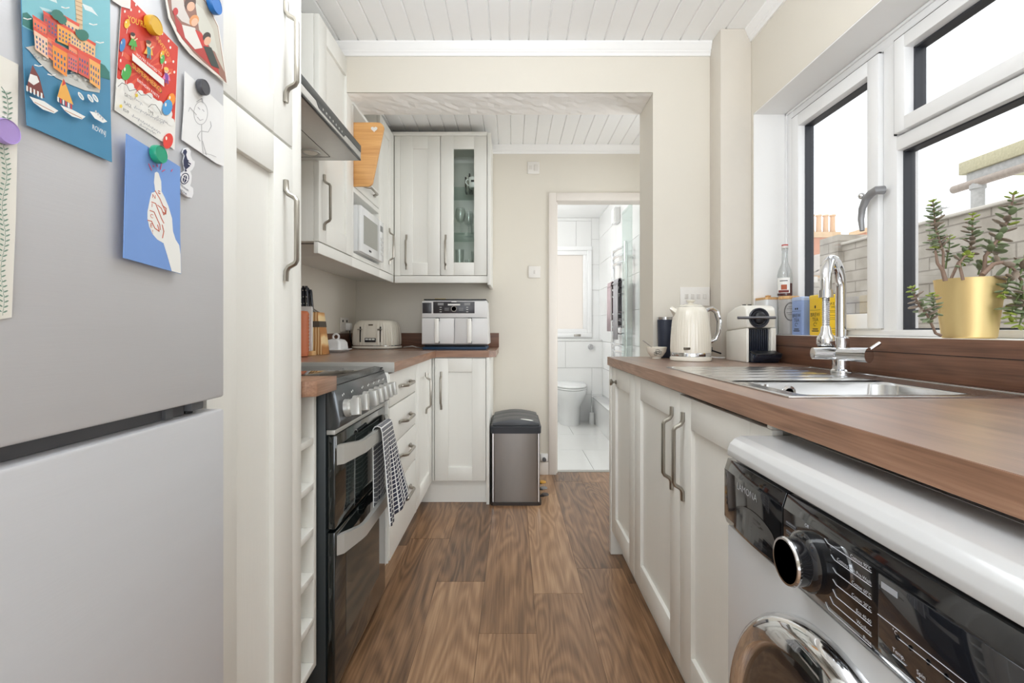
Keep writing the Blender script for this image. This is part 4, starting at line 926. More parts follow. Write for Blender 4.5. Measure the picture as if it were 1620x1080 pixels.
cp = MB().box(-0.497, -0.238, yf, yf + 0.004, 1.138, 1.211, M_pn, 0.001).build('control_panel', af)
MB().box(ax0 + 0.008, -0.507, yf, yf + 0.004, 1.138, 1.205, M_pn, 0.001).build('side_window', af)
MB().lathe([(0.0185, 0), (0.0185, -0.004), (0.0145, -0.004), (0.014, -0.002)], (-0.367, yf, 1.166), M_chrome, 'y', 32).lathe([(0.014, -0.0025), (0, -0.0025)], (-0.367, yf, 1.166), M_black, 'y', 24).build('dial', cp)
mb = MB().box(-0.405, -0.328, yf - 0.001, yf + 0.001, 1.187, 1.197, M_mark)
for sx in (-1, 1):
    mb.box(-0.367 + sx * 0.083 - 0.018, -0.367 + sx * 0.083 + 0.018, yf - 0.001, yf + 0.001, 1.188, 1.203, mat('lcd_grey', (140, 140, 140), 0.4))
    for k in range(3): mb.box(-0.367 + sx * 0.045 - 0.014, -0.367 + sx * 0.045 + 0.014, yf - 0.001, yf + 0.001, 1.155 + 0.007 * k, 1.1575 + 0.007 * k, mat('lcd_grey', (140, 140, 140), 0.4))
    for z in (1.146, 1.160, 1.174): mb.box(-0.367 + sx * 0.083 - 0.006, -0.367 + sx * 0.083 + 0.006, yf - 0.001, yf + 0.001, z, z + 0.003, M_mark)
mb.build('panel_marks', cp)
MB().box(-0.383, -0.351, yf - 0.0012, yf + 0.001, 1.2075, 1.2125, M_mark, 0.001).build('badge', cp)
mb = MB().box(ax0 + 0.014, ax1 - 0.014, ay0 + 0.0, ay1 - 0.01, az1, az1 + 0.006, M_black, 0.002); mb.build('top_vent', af)
MB().box(-0.50, -0.43, 3.10, 3.25, az1 + 0.0065, az1 + 0.013, mat('mustard_packet', (176, 150, 80), 0.6), 0.002).build('packet', label='flat mustard-coloured packet lying on top of the air fryer', cat='packet')

# ---- toaster
ts = local_thing('toaster', 'cream fluted four-slice toaster with a chrome base band', 'toaster', (-0.90, 3.215, WT), rotz=math.radians(-6))
def fluted_box(mb, hw, hd, r, zs_, m, flute=0.0028, n=264, sup=None):
    rings = []
    for z, sc_, fl in zs_:
        pts = []
        for k in range(n):
            a = 2 * pi * k / n; e = 3.4
            c_, s_ = math.cos(a), math.sin(a)
            x_ = hw * sc_ * math.copysign(abs(c_) ** (2 / e), c_); y_ = hd * sc_ * math.copysign(abs(s_) ** (2 / e), s_)
            f = 1 + fl * math.cos(44 * a); pts.append((x_ * f, y_ * f, z))
        rings.append(pts)
    return loft(mb, rings, m)
mb = fluted_box(MB(), 0.148, 0.118, 0, [(0.024, 0.99, 0.0), (0.032, 1.0, 0.012), (0.06, 1.0, 0.016), (0.11, 0.98, 0.016), (0.15, 0.93, 0.010), (0.172, 0.86, 0.0), (0.183, 0.78, 0.0), (0.187, 0.70, 0.0)], M_cream)
mb.build('body', ts, angle=60)
fluted_box(MB(), 0.153, 0.122, 0, [(0.003, 0.97, 0), (0.005, 1.0, 0), (0.017, 1.0, 0), (0.019, 0.985, 0)], M_cream).build('base', ts)
fluted_box(MB(), 0.150, 0.120, 0, [(0.0195, 1.0, 0), (0.0235, 1.0, 0)], M_chrome).build('chrome_band', ts)
mb = MB().box(-0.095, 0.095, -0.07, 0.07, 0.1872, 0.1885, M_chrome, 0.002)
for k in range(4): mb.box(-0.085 + 0.092 * (k % 2), -0.007 + 0.092 * (k % 2), -0.045 + 0.06 * (k // 2), -0.018 + 0.06 * (k // 2), 0.1884, 0.1892, M_dark)
mb.build('slot_plate', ts)
for sx in (-0.067, 0.067):
    MB().box(sx - 0.003, sx + 0.003, -0.1205, -0.110, 0.045, 0.145, M_dark, 0.001).build('lever_slot', ts)
    MB().box(sx - 0.015, sx + 0.015, -0.134, -0.119, 0.124, 0.131, M_nickel, 0.003).build('lever', ts)
MB().box(-0.036, 0.036, -0.1225, -0.110, 0.045, 0.072, M_black, 0.002).build('control_plate', ts)
for k in range(3): MB().box(-0.031 + 0.022 * k, -0.013 + 0.022 * k, -0.1245, -0.121, 0.058, 0.068, M_mark, 0.001).build('button', ts)
MB().box(-0.014, 0.014, -0.1135, -0.106, 0.152, 0.160, mat('bronze_badge', (96, 88, 76), 0.35, 0.6), 0.001).build('badge', ts)
mb = MB().tube([(-0.735, 3.26, WT + 0.006), (-0.69, 3.20, WT + 0.012), (-0.65, 3.14, WT + 0.018), (-0.62, 3.12, WT + 0.012), (-0.60, 3.18, WT + 0.004), (-0.60, 3.38, WT + 0.004)], 0.004, mat('grey_cable', (196, 194, 190), 0.5), 8)
mb.build('power_cable', label='pale power cable curling on the worktop beside the toaster', cat='cable')
# ---- butter dish
bd_ = thing('butter_dish', 'white butter dish with a ring-handled lid beside the knife block', 'butter dish', (-0.985, 2.72, WT))
loft(MB(), [rrect(-1.04, -0.945, 2.645, 2.79, 0.02, WT + 0.0003), rrect(-1.045, -0.94, 2.64, 2.795, 0.02, WT + 0.006), rrect(-1.058, -0.925, 2.625, 2.81, 0.02, WT + 0.014), rrect(-1.056, -0.927, 2.628, 2.807, 0.02, WT + 0.017)], M_white).build('plate', bd_, angle=60)
loft(MB(), [rrect(-1.04, -0.945, 2.645, 2.79, 0.014, WT + 0.0172), rrect(-1.037, -0.948, 2.65, 2.786, 0.014, WT + 0.052), rrect(-1.026, -0.959, 2.662, 2.774, 0.016, WT + 0.068), rrect(-1.008, -0.977, 2.69, 2.75, 0.01, WT + 0.074)], M_white).build('lid', bd_, angle=60)
MB().tube([(-0.9925 + 0.016 * math.cos(a), 2.717, WT + 0.085 + 0.016 * math.sin(a)) for a in [pi * 2 * k / 16 for k in range(17)]], 0.0055, M_white, 10, caps=False).build('ring_handle', bd_)
# ---- knife block
kb_ = thing('knife_block', 'striped light-wood knife block with a dark band', 'knife block', (-1.0, 2.45, WT))
M_str = bpy.data.materials.new('striped_wood'); M_str.use_nodes = True; _t = M_str.node_tree; _b = _t.nodes['Principled BSDF']
_tc = _t.nodes.new('ShaderNodeTexCoord'); _w = _t.nodes.new('ShaderNodeTexWave'); _w.bands_direction = 'X'; _w.inputs['Scale'].default_value = 24; _w.inputs['Distortion'].default_value = 1.2; _w.inputs['Detail Scale'].default_value = 0.6
_t.links.new(_tc.outputs['Object'], _w.inputs['Vector']); _t.links.new(ramp(_t, _w.outputs['Fac'], [(0.2, (186, 128, 72)), (0.55, (222, 172, 112)), (0.85, (240, 212, 160))]), _b.inputs['Base Color']); _b.inputs['Roughness'].default_value = 0.45
bt = [(-1.055, WT + 0.0005), (-0.945, WT + 0.0005), (-0.972, WT + 0.213), (-1.038, WT + 0.213)]
def blk(z0, z1, grow=0.0):
    f = lambda z: (z - WT) / 0.213
    xl = lambda z: -1.055 + 0.017 * f(z) - grow; xr = lambda z: -0.945 - 0.027 * f(z) + grow
    return [(xl(z0), 2.41, z0), (xr(z0), 2.41, z0), (xr(z1), 2.41, z1), (xl(z1), 2.41, z1)]
mb = MB().prism(blk(WT + 0.0005, WT + 0.213), (0, 0.09, 0), M_str, 0.002); mb.build('block', kb_)
MB().prism([(p[0], p[1] - 0.001, p[2]) for p in blk(WT + 0.138, WT + 0.168, 0.001)], (0, 0.092, 0), mat('dark_walnut_band', (88, 78, 68), 0.45)).build('band', kb_)
M_kh = mat('knife_handle', (36, 38, 48), 0.3)
for k, (kx_, ky_, dx_, top) in enumerate(((-1.028, 2.43, -0.10, 0.335), (-1.014, 2.435, -0.115, 0.345), (-1.000, 2.435, -0.11, 0.345), (-0.990, 2.47, -0.12, 0.33), (-1.008, 2.48, -0.12, 0.34))):
    kn = thing('knife', ('leftmost black-handled knife in the front row of the block', 'black-handled knife standing second from the left in the block', 'front black-handled knife with the tallest handle in the block', 'rightmost black-handled knife at the back of the block', 'black-handled knife in the middle of the back row of the block')[k], 'knife', (kx_, ky_, WT + 0.213), 'knives in the block')
    b0 = Vector((kx_, ky_, WT + 0.2135)); b1 = Vector((kx_ + dx_ * 0.035 / 0.13, ky_, WT + 0.235)); b2 = Vector((kx_ + dx_ * 0.35, ky_, WT + top))
    MB().tube([b0, b1], 0.003, M_steel, 8, flat=((0, 1, 0), 2.6)).build('bolster', kn)
    MB().tube([b1, b1.lerp(b2, 0.5), b1.lerp(b2, 0.9), b2], [0.0052, 0.0062, 0.0066, 0.005], M_kh, 10, flat=((0, 1, 0), 1.7)).build('handle', kn)
    rv = MB()
    for q in (0.2, 0.5, 0.8): c_ = b1.lerp(b2, q); rv.cyl(c_ + Vector((0, -0.0108, 0)), c_ + Vector((0, -0.0090, 0)), 0.0028, M_chrome, seg=10)
    rv.build('rivet', kn)
# ---- white cutting board stand and ribbed terracotta jar half hidden by the larder
bs = thing('board_stand', 'white chopping boards in a light-wood stand beside the knife block', 'chopping board', (-1.03, 2.33, WT))
MB().box(-1.085, -0.958, 2.31, 2.36, WT + 0.0003, WT + 0.022, M_ltwood, 0.003).build('stand', bs)
MB().box(-1.09, -0.966, 2.328, 2.342, WT + 0.0222, WT + 0.238, M_white, 0.005).build('board', bs)
jr = MB().lathe([(0.045, 0.0003), (0.052, 0.004)] + [(0.052 + 0.003 * (k % 2), 0.012 + 0.008 * k) for k in range(25)] + [(0.046, 0.212), (0.046, 0.02), (0, 0.02)], (-1.003, 2.245, WT), mat('terracotta_orange', (190, 106, 66), 0.5, var=0.08), seg=32)
jr.build('utensil_jar', label='ribbed terracotta jar beside the white chopping boards', cat='jar', angle=60)
# ---- bamboo board standing in the pigeon-hole above the microwave
cbd = MB(); pts = []
def rp(cx_, cz_, r, a0, a1, n=6): return [(cx_ + r * math.cos(a0 + (a1 - a0) * k / n), cz_ + r * math.sin(a0 + (a1 - a0) * k / n)) for k in range(n + 1)]
ol = rp(-0.651, 2.007, 0.03, 0, pi / 2) + [(-0.93, 2.037)] + [(-0.94, 1.7275)] + rp(-0.700, 1.7535, 0.026, -pi / 2, 0)
bx = [(x_, 2.333, z_) for x_, z_ in ol]
n_ = len(ol)
# board with a heart hole: outline, hole and walls
hc = (-0.668, 2.003); hp = []
for k in range(20):
    a = 2 * pi * k / 20; hp.append((hc[0] + 0.0011 * 16 * math.sin(a) ** 3 * 0.9, hc[1] + 0.0009 * (13 * math.cos(a) - 5 * math.cos(2 * a) - 2 * math.cos(3 * a) - math.cos(4 * a))))
cbd.prism(bx, (0, 0.014, 0), M_bamboo, 0.003)
cb = cbd.build('chopping_board', label='bamboo chopping board with a heart cut-out standing on the ledge above the microwave', cat='chopping board')
MB().prism([(x_, 2.3315, z_) for x_, z_ in hp], (0, 0.0165, 0), mat('heart_gap', (226, 224, 218), 0.6)).build('heart_cutout', cb)

# ---- pedal bin
bn = thing('pedal_bin', 'brushed steel recycling bin with a black segmented lid and three pedals', 'bin', (0.02, 3.03, 0))
b0x, b1x, b0y, b1y = -0.125, 0.162, 2.855, 3.25
loft(MB(), [rrect(b0x, b1x, b0y, b1y, 0.02, 0.018), rrect(b0x, b1x, b0y, b1y, 0.02, 0.425)], mat('bin_steel', (138, 133, 128), 0.28, 0.95, var=0.12, scale=9, stretch=(1, 1, 0.4))).build('body', bn)
loft(MB(), [rrect(b0x - 0.006, b1x + 0.008, b0y - 0.008, b1y + 0.004, 0.02, 0.0005), rrect(b0x - 0.006, b1x + 0.008, b0y - 0.008, b1y + 0.004, 0.02, 0.018)], mat('bin_base', (58, 50, 46), 0.5)).build('base', bn)
M_lid = mat('charcoal_lid', (52, 54, 60), 0.45)
loft(MB(), [rrect(b0x - 0.006, b1x + 0.006, b0y - 0.008, b1y + 0.004, 0.022, 0.424), rrect(b0x - 0.008, b1x + 0.008, b0y - 0.010, b1y + 0.004, 0.022, 0.462), rrect(b0x - 0.004, b1x + 0.004, b0y - 0.006, b1y + 0.002, 0.022, 0.466)], M_lid).build('rim', bn)
M_lid2 = mat('grey_lid_top', (76, 78, 82), 0.4)
for k in range(3):
    ya, yb = b0y + 0.002 + 0.1305 * k, b0y + 0.128 + 0.1305 * k; mb = MB(); n = 14; tops = []
    for i in range(n + 1):
        u = i / n; tops.append((b0x + 0.004 + (b1x - b0x - 0.008) * u, 0.470 + 0.034 * math.sin(pi * (0.12 + 0.76 * u))))
    mb.prism([(p[0], ya, 0.4665) for p in (tops[0], tops[-1])] + [(x_, ya, z_) for x_, z_ in tops[::-1]], (0, yb - ya, 0), M_lid2, 0.003)
    mb.build('lid_segment', bn, angle=40)
MB().ellipsoid((0.085, b0y + 0.03, 0.4985), (0.04, 0.014, 0.003), M_mark, Matrix.Rotation(0.14, 3, 'Y')).build('lid_sticker', bn, label='pale oval sticker')
M_trimb = mat('bin_edge_steel', (214, 212, 210), 0.15, 1.0)
for xx in (b0x + 0.006, b1x - 0.012): MB().box(xx, xx + 0.007, b0y - 0.0012, b0y + 0.002, 0.02, 0.423, M_trimb).build('edge_strip', bn)
for k, (yy, c_, nm) in enumerate(((2.93, (60, 52, 48), 'dark'), (3.05, (130, 130, 130), 'grey'), (3.17, (216, 160, 52), 'amber'))):
    m_ = mat('pedal_%s' % nm, c_, 0.4)
    MB().box(b1x + 0.002, b1x + 0.03, yy - 0.008, yy + 0.008, 0.026, 0.034, M_black, 0.001).lathe([(0.0, 0.0335), (0.022, 0.034), (0.024, 0.038), (0.020, 0.043), (0, 0.044)], (b1x + 0.034, yy, 0), m_, seg=24).build('pedal', bn, label='%s round pedal' % nm)
# ---- air freshener plugged low on the wall by the door frame
pl = thing('plug_in_freshener', 'small white plug-in by the floor beside the bathroom door frame', 'plug', (0.225, 3.44, 0.09))
MB().box(0.198, 0.252, 3.4495, 3.4645, 0.095, 0.15, M_trim, 0.004).build('plate', pl)
MB().lathe([(0.014, -0.001), (0.014, -0.02), (0.010, -0.024), (0, -0.024)], (0.225, 3.4495, 0.112), mat('grey_plug', (88, 88, 90), 0.4), 'y').build('plug', pl)

# ---- switches and sockets
def plate(name, label, cat, x0, x1, z0, z1, y, rockers, group=None):
    t = thing(name, label, cat, ((x0 + x1) / 2, y, z0), group)
    MB().box(x0, x1, y - 0.009, y - 0.0003, z0, z1, mat('switch_white', (226, 222, 216), 0.35), 0.003).build('plate', t)
    for (a, b, c, d) in rockers: MB().box(a, b, y - 0.012, y - 0.0085, c, d, mat('rocker_white', (212, 207, 200), 0.35), 0.0015).build('rocker', t)
    return t
plate('fuse_switch', 'white fused switch high on the cream wall left of the doorway', 'switch', 0.106, 0.192, 2.150, 2.236, YF, [(0.118, 0.142, 2.178, 2.208), (0.152, 0.180, 2.170, 2.216)])
plate('light_switch', 'white single light switch on the cream wall left of the doorway', 'switch', 0.113, 0.199, 1.406, 1.490, YF, [(0.150, 0.162, 1.435, 1.460)])
sk_ = plate('switched_socket', 'pale four-gang switch plate on the wall behind the kettle', 'switch', 0.770, 0.906, 1.145, 1.232, YA, [(0.790 + 0.028 * k, 0.806 + 0.028 * k, 1.178, 1.200) for k in range(4)])
t = thing('wall_socket', 'white double socket on the left wall behind the toaster', 'socket', (XL, 3.21, 1.02))
MB().box(XL + 0.0003, XL + 0.009, 3.14, 3.286, 1.022, 1.115, mat('switch_white', (226, 222, 216), 0.35), 0.003).build('plate', t)
MB().box(XL + 0.009, XL + 0.04, 3.22, 3.27, 1.03, 1.08, M_trim, 0.006).build('plug', t)
MB().box(XL + 0.0085, XL + 0.012, 3.165, 3.178, 1.085, 1.10, M_dark).box(XL + 0.0085, XL + 0.012, 3.24, 3.253, 1.085, 1.10, M_dark).build('rocker', t)
MB().tube([(XL + 0.03, 3.245, 1.03), (XL + 0.035, 3.245, 0.97), (XL + 0.05, 3.25, 0.925), (XL + 0.09, 3.27, 0.9155)], 0.004, M_black, 8).build('plug_cable', label='black cable dropping from the wall socket behind the toaster', cat='cable')

# ---- kettle
ke = thing('kettle', 'cream fluted kettle with a chrome handle', 'kettle', (0.725, 1.97, WT))
kc = (0.725, 1.97, WT)
MB().lathe([(0.078, 0.0003), (0.081, 0.003), (0.081, 0.014), (0.078, 0.017)], kc, M_cream, seg=48).build('power_base', ke)
MB().lathe([(0.077, 0.0172), (0.079, 0.020), (0.079, 0.030), (0.078, 0.033)], kc, M_chrome, seg=48).build('chrome_band', ke)
MB().lathe([(0.0785, 0.0335), (0.079, 0.05), (0.077, 0.10), (0.072, 0.16), (0.066, 0.195), (0.058, 0.213), (0.050, 0.219)], kc, M_cream, seg=240, ridge=(40, 0.006, 1, 3)).build('body', ke, angle=60)
MB().lathe([(0.050, 0.2192), (0.048, 0.223), (0.03, 0.229), (0.0, 0.231)], kc, M_cream, seg=48).lathe([(0.0505, 0.217), (0.052, 0.219), (0.050, 0.2205)], kc, M_chrome, seg=48).build('lid', ke)
MB().lathe([(0.010, 0.230), (0.009, 0.236), (0.016, 0.240), (0.018, 0.245), (0.0, 0.248)], kc, M_cream, seg=24).build('lid_knob', ke)
MB().prism([(kc[0] - 0.060, kc[1] - 0.016, WT + 0.190), (kc[0] - 0.088, kc[1], WT + 0.212), (kc[0] - 0.060, kc[1] + 0.016, WT + 0.190), (kc[0] - 0.066, kc[1], WT + 0.165)], (0.012, 0, 0.010), M_cream, 0.002).build('spout', ke)
hp_ = [(kc[0] + 0.060, kc[1], WT + 0.205), (kc[0] + 0.085, kc[1], WT + 0.212), (kc[0] + 0.106, kc[1], WT + 0.196), (kc[0] + 0.117, kc[1], WT + 0.160), (kc[0] + 0.114, kc[1], WT + 0.115), (kc[0] + 0.100, kc[1], WT + 0.085), (kc[0] + 0.078, kc[1], WT + 0.075)]
MB().tube(hp_, [0.010, 0.011, 0.011, 0.0105, 0.010, 0.009, 0.008], M_chrome, 14, flat=((0, 1, 0), 1.5)).build('handle', ke)
MB().box(kc[0] + 0.066, kc[0] + 0.082, kc[1] - 0.02, kc[1] + 0.0, WT + 0.036, WT + 0.056, M_black, 0.003).build('switch', ke)
MB().box(kc[0] - 0.051, kc[0] - 0.026, kc[1] - 0.0735, kc[1] - 0.062, WT + 0.047, WT + 0.056, mat('bronze_badge', (96, 88, 76), 0.35, 0.6), 0.001).build('badge', ke)
MB().tube([(0.80, 2.0, WT + 0.006), (0.83, 2.06, WT + 0.012), (0.87, 2.08, WT + 0.006), (0.915, 2.085, WT + 0.004)], 0.0035, M_trim, 8).build('kettle_cable', label='white cable lying between the kettle and the coffee machine', cat='cable')
MB().tube([(0.80, 2.035, WT + 0.045), (0.82, 2.07, WT + 0.052), (0.85, 2.095, WT + 0.04), (0.905, 2.10, WT + 0.022)], 0.0035, M_black, 8).build('power_cable', label='black cable looping behind the kettle', cat='cable')
tm = thing('travel_tumbler', 'dark blue tumbler with a steel rim standing behind the kettle', 'tumbler', (0.690, 2.183, WT))
MB().lathe([(0.030, 0.0003), (0.032, 0.004), (0.036, 0.165), (0.036, 0.170)], (0.690, 2.183, WT), mat('navy_tumbler', (44, 50, 66), 0.45), seg=32).build('body', tm)
MB().lathe([(0.0362, 0.1702), (0.0365, 0.174), (0.0365, 0.182), (0.033, 0.182), (0.033, 0.172)], (0.690, 2.183, WT), M_steel, seg=32).build('rim', tm)
bw_ = thing('bowl', 'small white bowl with a dark painted motif at the worktop end', 'bowl', (0.628, 2.112, WT))
MB().lathe([(0.020, 0.0003), (0.020, 0.006), (0.026, 0.009), (0.040, 0.03), (0.0445, 0.050), (0.042, 0.050), (0.036, 0.028), (0.02, 0.012), (0, 0.011)], (0.628, 2.112, WT), mat('cream_china', (232, 226, 212), 0.25), seg=40).build('body', bw_)
mb = MB()
for (u, v, s) in ((-0.15, 0.030, 0.010), (0.1, 0.024, 0.008), (-0.35, 0.020, 0.008)):
    a = -pi / 2 + u; rr_ = 0.0405 + 0.0003; c_ = Vector((0.628 + rr_ * math.cos(a), 2.112 + rr_ * math.sin(a), WT + v + 0.003)); t_ = Vector((-math.sin(a), math.cos(a), 0)); n__ = Vector((math.cos(a), math.sin(a), -0.35)).normalized(); w_ = n__.cross(t_)
    for k in range(3):
        q = c_ + n__ * 0.0012; mb.tube([q - t_ * s + w_ * s * (k - 1) * 0.6, q + w_ * s * (k - 1), q + t_ * s * 0.8 + w_ * s * (k - 1) * 0.5], 0.0009, M_ink, 6)
mb.build('painted_motif', bw_)
MB().tube([(0.643, 2.102, WT + 0.018), (0.600, 2.097, WT + 0.052), (0.563, 2.092, WT + 0.079)], [0.0035, 0.0018, 0.0022], M_steel, 8).build('spoon', label='steel spoon leaning in the small painted bowl', cat='spoon')

# ---- coffee machine
cm = thing('coffee_machine', 'cream capsule coffee machine with a black lever and drip tray', 'coffee machine', (0.952, 1.93, WT))
M_cof = mat('coffee_cream', (232, 229, 220), 0.28, coat=0.3, var=0.01)
c0x, c1x, c0y, c1y = 0.896, 1.010, 1.852, 2.03
mb = MB().prism([(c0x, c0y, WT + 0.0005), (c0x, c1y, WT + 0.0005), (c0x, c1y, WT + 0.120), (c0x, c0y, WT + 0.132)], (0.010, 0, 0), M_cof, 0.003)
mb.prism([(c1x - 0.020, c0y, WT + 0.0005), (c1x - 0.020, c1y, WT + 0.0005), (c1x - 0.020, c1y, WT + 0.120), (c1x - 0.020, c0y, WT + 0.132)], (0.020, 0, 0), M_cof, 0.003)
mb.box(c0x + 0.01, c1x - 0.02, c1y - 0.03, c1y, WT + 0.0005, WT + 0.12, M_cof).build('body', cm)
top = [(c0y + 0.002, 0.133), (c0y + 0.002, 0.186), (c0y + 0.006, 0.206), (c0y + 0.02, 0.217), (c0y + 0.05, 0.222), (c0y + 0.10, 0.216), (c1y - 0.01, 0.196), (c1y, 0.18), (c1y, 0.121)]
MB().prism([(c0x, y_, WT + z_) for y_, z_ in top], (c1x - c0x, 0, 0), M_cof, 0.007, 3).build('head', cm)
MB().box(c0x + 0.0105, c1x - 0.0205, c0y + 0.026, c0y + 0.036, WT + 0.04, WT + 0.130, M_black).build('back_panel', cm)
for k in range(11): MB().box(c0x + 0.0125 + 0.0073 * k, c0x + 0.0165 + 0.0073 * k, c0y + 0.014, c0y + 0.0255, WT + 0.043, WT + 0.126, mat('navy_grille', (34, 40, 52), 0.35), 0.0008).build('grille_bar', cm)
dx, dz = 0.944, WT + 0.1705
MB().lathe([(0.0385, 0.002), (0.0385, -0.006), (0.036, -0.008), (0.03, -0.006), (0.028, -0.004), (0, -0.003)], (dx, c0y + 0.003, dz), mat('black_dial', (40, 42, 50), 0.3), 'y', 40).build('lever_surround', cm)
lv = MB().ellipsoid((dx, c0y - 0.008, dz), (0.022, 0.012, 0.024), M_black, seg=20, rings=12).build('lever_hub', cm)
MB().cyl((0.852, c0y - 0.022, dz), (0.995, c0y - 0.022, dz + 0.001), 0.0055, mat('dark_steel', (120, 120, 124), 0.3, 0.8), seg=16).build('lever', lv)
mb = MB().box(c0x + 0.0105, c1x - 0.0205, c0y + 0.002, c0y + 0.026, WT + 0.001, WT + 0.040, M_black)
mb.prism([(c0x + 0.012, c0y - 0.05, WT + 0.030), (c1x - 0.004, c0y - 0.05, WT + 0.030), (c1x - 0.004, c0y - 0.0015, WT + 0.040), (c0x + 0.012, c0y - 0.0015, WT + 0.040)], (0, 0, 0.006), M_black, 0.002)
mb.prism([(c0x + 0.012, c0y - 0.0015, WT + 0.001), (c0x + 0.012, c0y - 0.02, WT + 0.001), (c0x + 0.012, c0y - 0.040, WT + 0.018), (c0x + 0.012, c0y - 0.05, WT + 0.030), (c0x + 0.012, c0y - 0.0015, WT + 0.038)], (c1x - 0.016 - c0x, 0, 0), mat('smoked_tray', (36, 44, 58), 0.25), 0.001)
mb.build('drip_tray', cm)
for k in range(2): MB().cyl((0.915 + 0.022 * k, c0y + 0.06, WT + 0.2215), (0.915 + 0.022 * k, c0y + 0.06, WT + 0.2255), 0.007, M_black).build('button', cm)

# ---- canisters, bottle and tins on the sill
SZ = 1.0158
t = thing('storage_canister', 'white square canister with a wooden lid behind the coffee machine', 'canister', (1.075, 2.045, SZ))
loft(MB(), [rrect(1.047, 1.103, 2.0, 2.093, 0.012, SZ + 0.0003), rrect(1.047, 1.103, 2.0, 2.093, 0.012, SZ + 0.145)], M_white).build('body', t)
loft(MB(), [rrect(1.0465, 1.1035, 1.9995, 2.0935, 0.012, SZ + 0.1455), rrect(1.0465, 1.1035, 1.9995, 2.0935, 0.012, SZ + 0.155)], M_ltwood).lathe([(0.008, 0.155), (0.012, 0.163), (0.0, 0.166)], (1.075, 2.035, SZ), M_ltwood).build('lid', t)
t = thing('storage_canister', 'grey round canister with an oval print between the white canister and blue tin', 'canister', (1.118, 1.957, SZ))
MB().lathe([(0.033, 0.0003), (0.036, 0.004), (0.036, 0.142)], (1.118, 1.957, SZ), mat('grey_jar', (178, 174, 170), 0.15, coat=0.4, var=0.06, scale=40), seg=40).build('body', t)
MB().lathe([(0.037, 0.1425), (0.038, 0.145), (0.038, 0.153), (0.036, 0.155), (0, 0.155)], (1.118, 1.957, SZ), M_ltwood, seg=40).build('lid', t)
mb = MB()
for rz, rx in ((0.036, 0.62), (0.033, 0.56)):
    pts = []
    for k in range(37):
        a = 2 * pi * k / 36; th = -pi / 2 - 0.35 + rx * math.cos(a); pts.append((1.118 + 0.0363 * math.cos(th), 1.957 + 0.0363 * math.sin(th), SZ + 0.092 + rz * math.sin(a)))
    mb.tube(pts, 0.0007, M_ink, 5, caps=False)
for k, (zz, ln) in enumerate(((0.112, 0.22), (0.104, 0.36), (0.088, 0.40), (0.080, 0.26))):
    pts = [(1.118 + 0.0363 * math.cos(-pi / 2 - 0.35 + ln * (q / 6 - 0.5) * 2), 1.957 + 0.0363 * math.sin(-pi / 2 - 0.35 + ln * (q / 6 - 0.5) * 2), SZ + zz) for q in range(7)]
    mb.tube(pts, 0.0009, mat('grey_label_print', (110, 108, 106), 0.6), 5)
mb.build('label_print', t, label='oval printed label')
t = thing('syrup_bottle', 'clear glass bottle of dark red syrup with a red cap on the sill', 'bottle', (1.108, 1.968, SZ + 0.1558))
bc = (1.108, 1.968, SZ + 0.1558)
MB().lathe([(0.024, 0.0003), (0.028, 0.004), (0.028, 0.085), (0.024, 0.105), (0.012, 0.135), (0.0105, 0.185), (0.012, 0.188), (0.012, 0.195)], bc, glass('bottle_glass', (238, 240, 240), 0.08), seg=32).build('body', t)
MB().lathe([(0.0255, 0.002), (0.0265, 0.006), (0.0265, 0.052), (0, 0.0525)], bc, mat('dark_red_syrup', (92, 34, 38), 0.15), seg=28).build('syrup', t)
MB().lathe([(0.0125, 0.1955), (0.0125, 0.205)], bc, mat('white_cap', (226, 220, 216), 0.4), seg=20).lathe([(0.0122, 0.2052), (0.012, 0.210), (0, 0.2115)], bc, mat('red_cap', (186, 52, 48), 0.4), seg=20).build('cap', t)
mb = MB()
def wrap(th0, th1, z0, z1, m, rr=0.0284, n=10):
    for k in range(n):
        a, b = th0 + (th1 - th0) * k / n, th0 + (th1 - th0) * (k + 1) / n
        mb.poly([(bc[0] + rr * math.cos(a), bc[1] + rr * math.sin(a), bc[2] + z0), (bc[0] + rr * math.cos(b), bc[1] + rr * math.sin(b), bc[2] + z0), (bc[0] + rr * math.cos(b), bc[1] + rr * math.sin(b), bc[2] + z1), (bc[0] + rr * math.cos(a), bc[1] + rr * math.sin(a), bc[2] + z1)], m)
wrap(pi * 0.95, pi * 1.55, 0.012, 0.074, M_paper); wrap(pi * 1.05, pi * 1.5, 0.014, 0.024, mat('maroon_print', (120, 52, 46), 0.6), 0.0287); wrap(pi * 1.18, pi * 1.42, 0.026, 0.046, mat('rust_print', (176, 92, 62), 0.6), 0.0287); wrap(pi * 1.12, pi * 1.45, 0.060, 0.063, M_ink, 0.0287)
mb.build('label', t, label='white label with a rust-coloured picture', smooth=False)
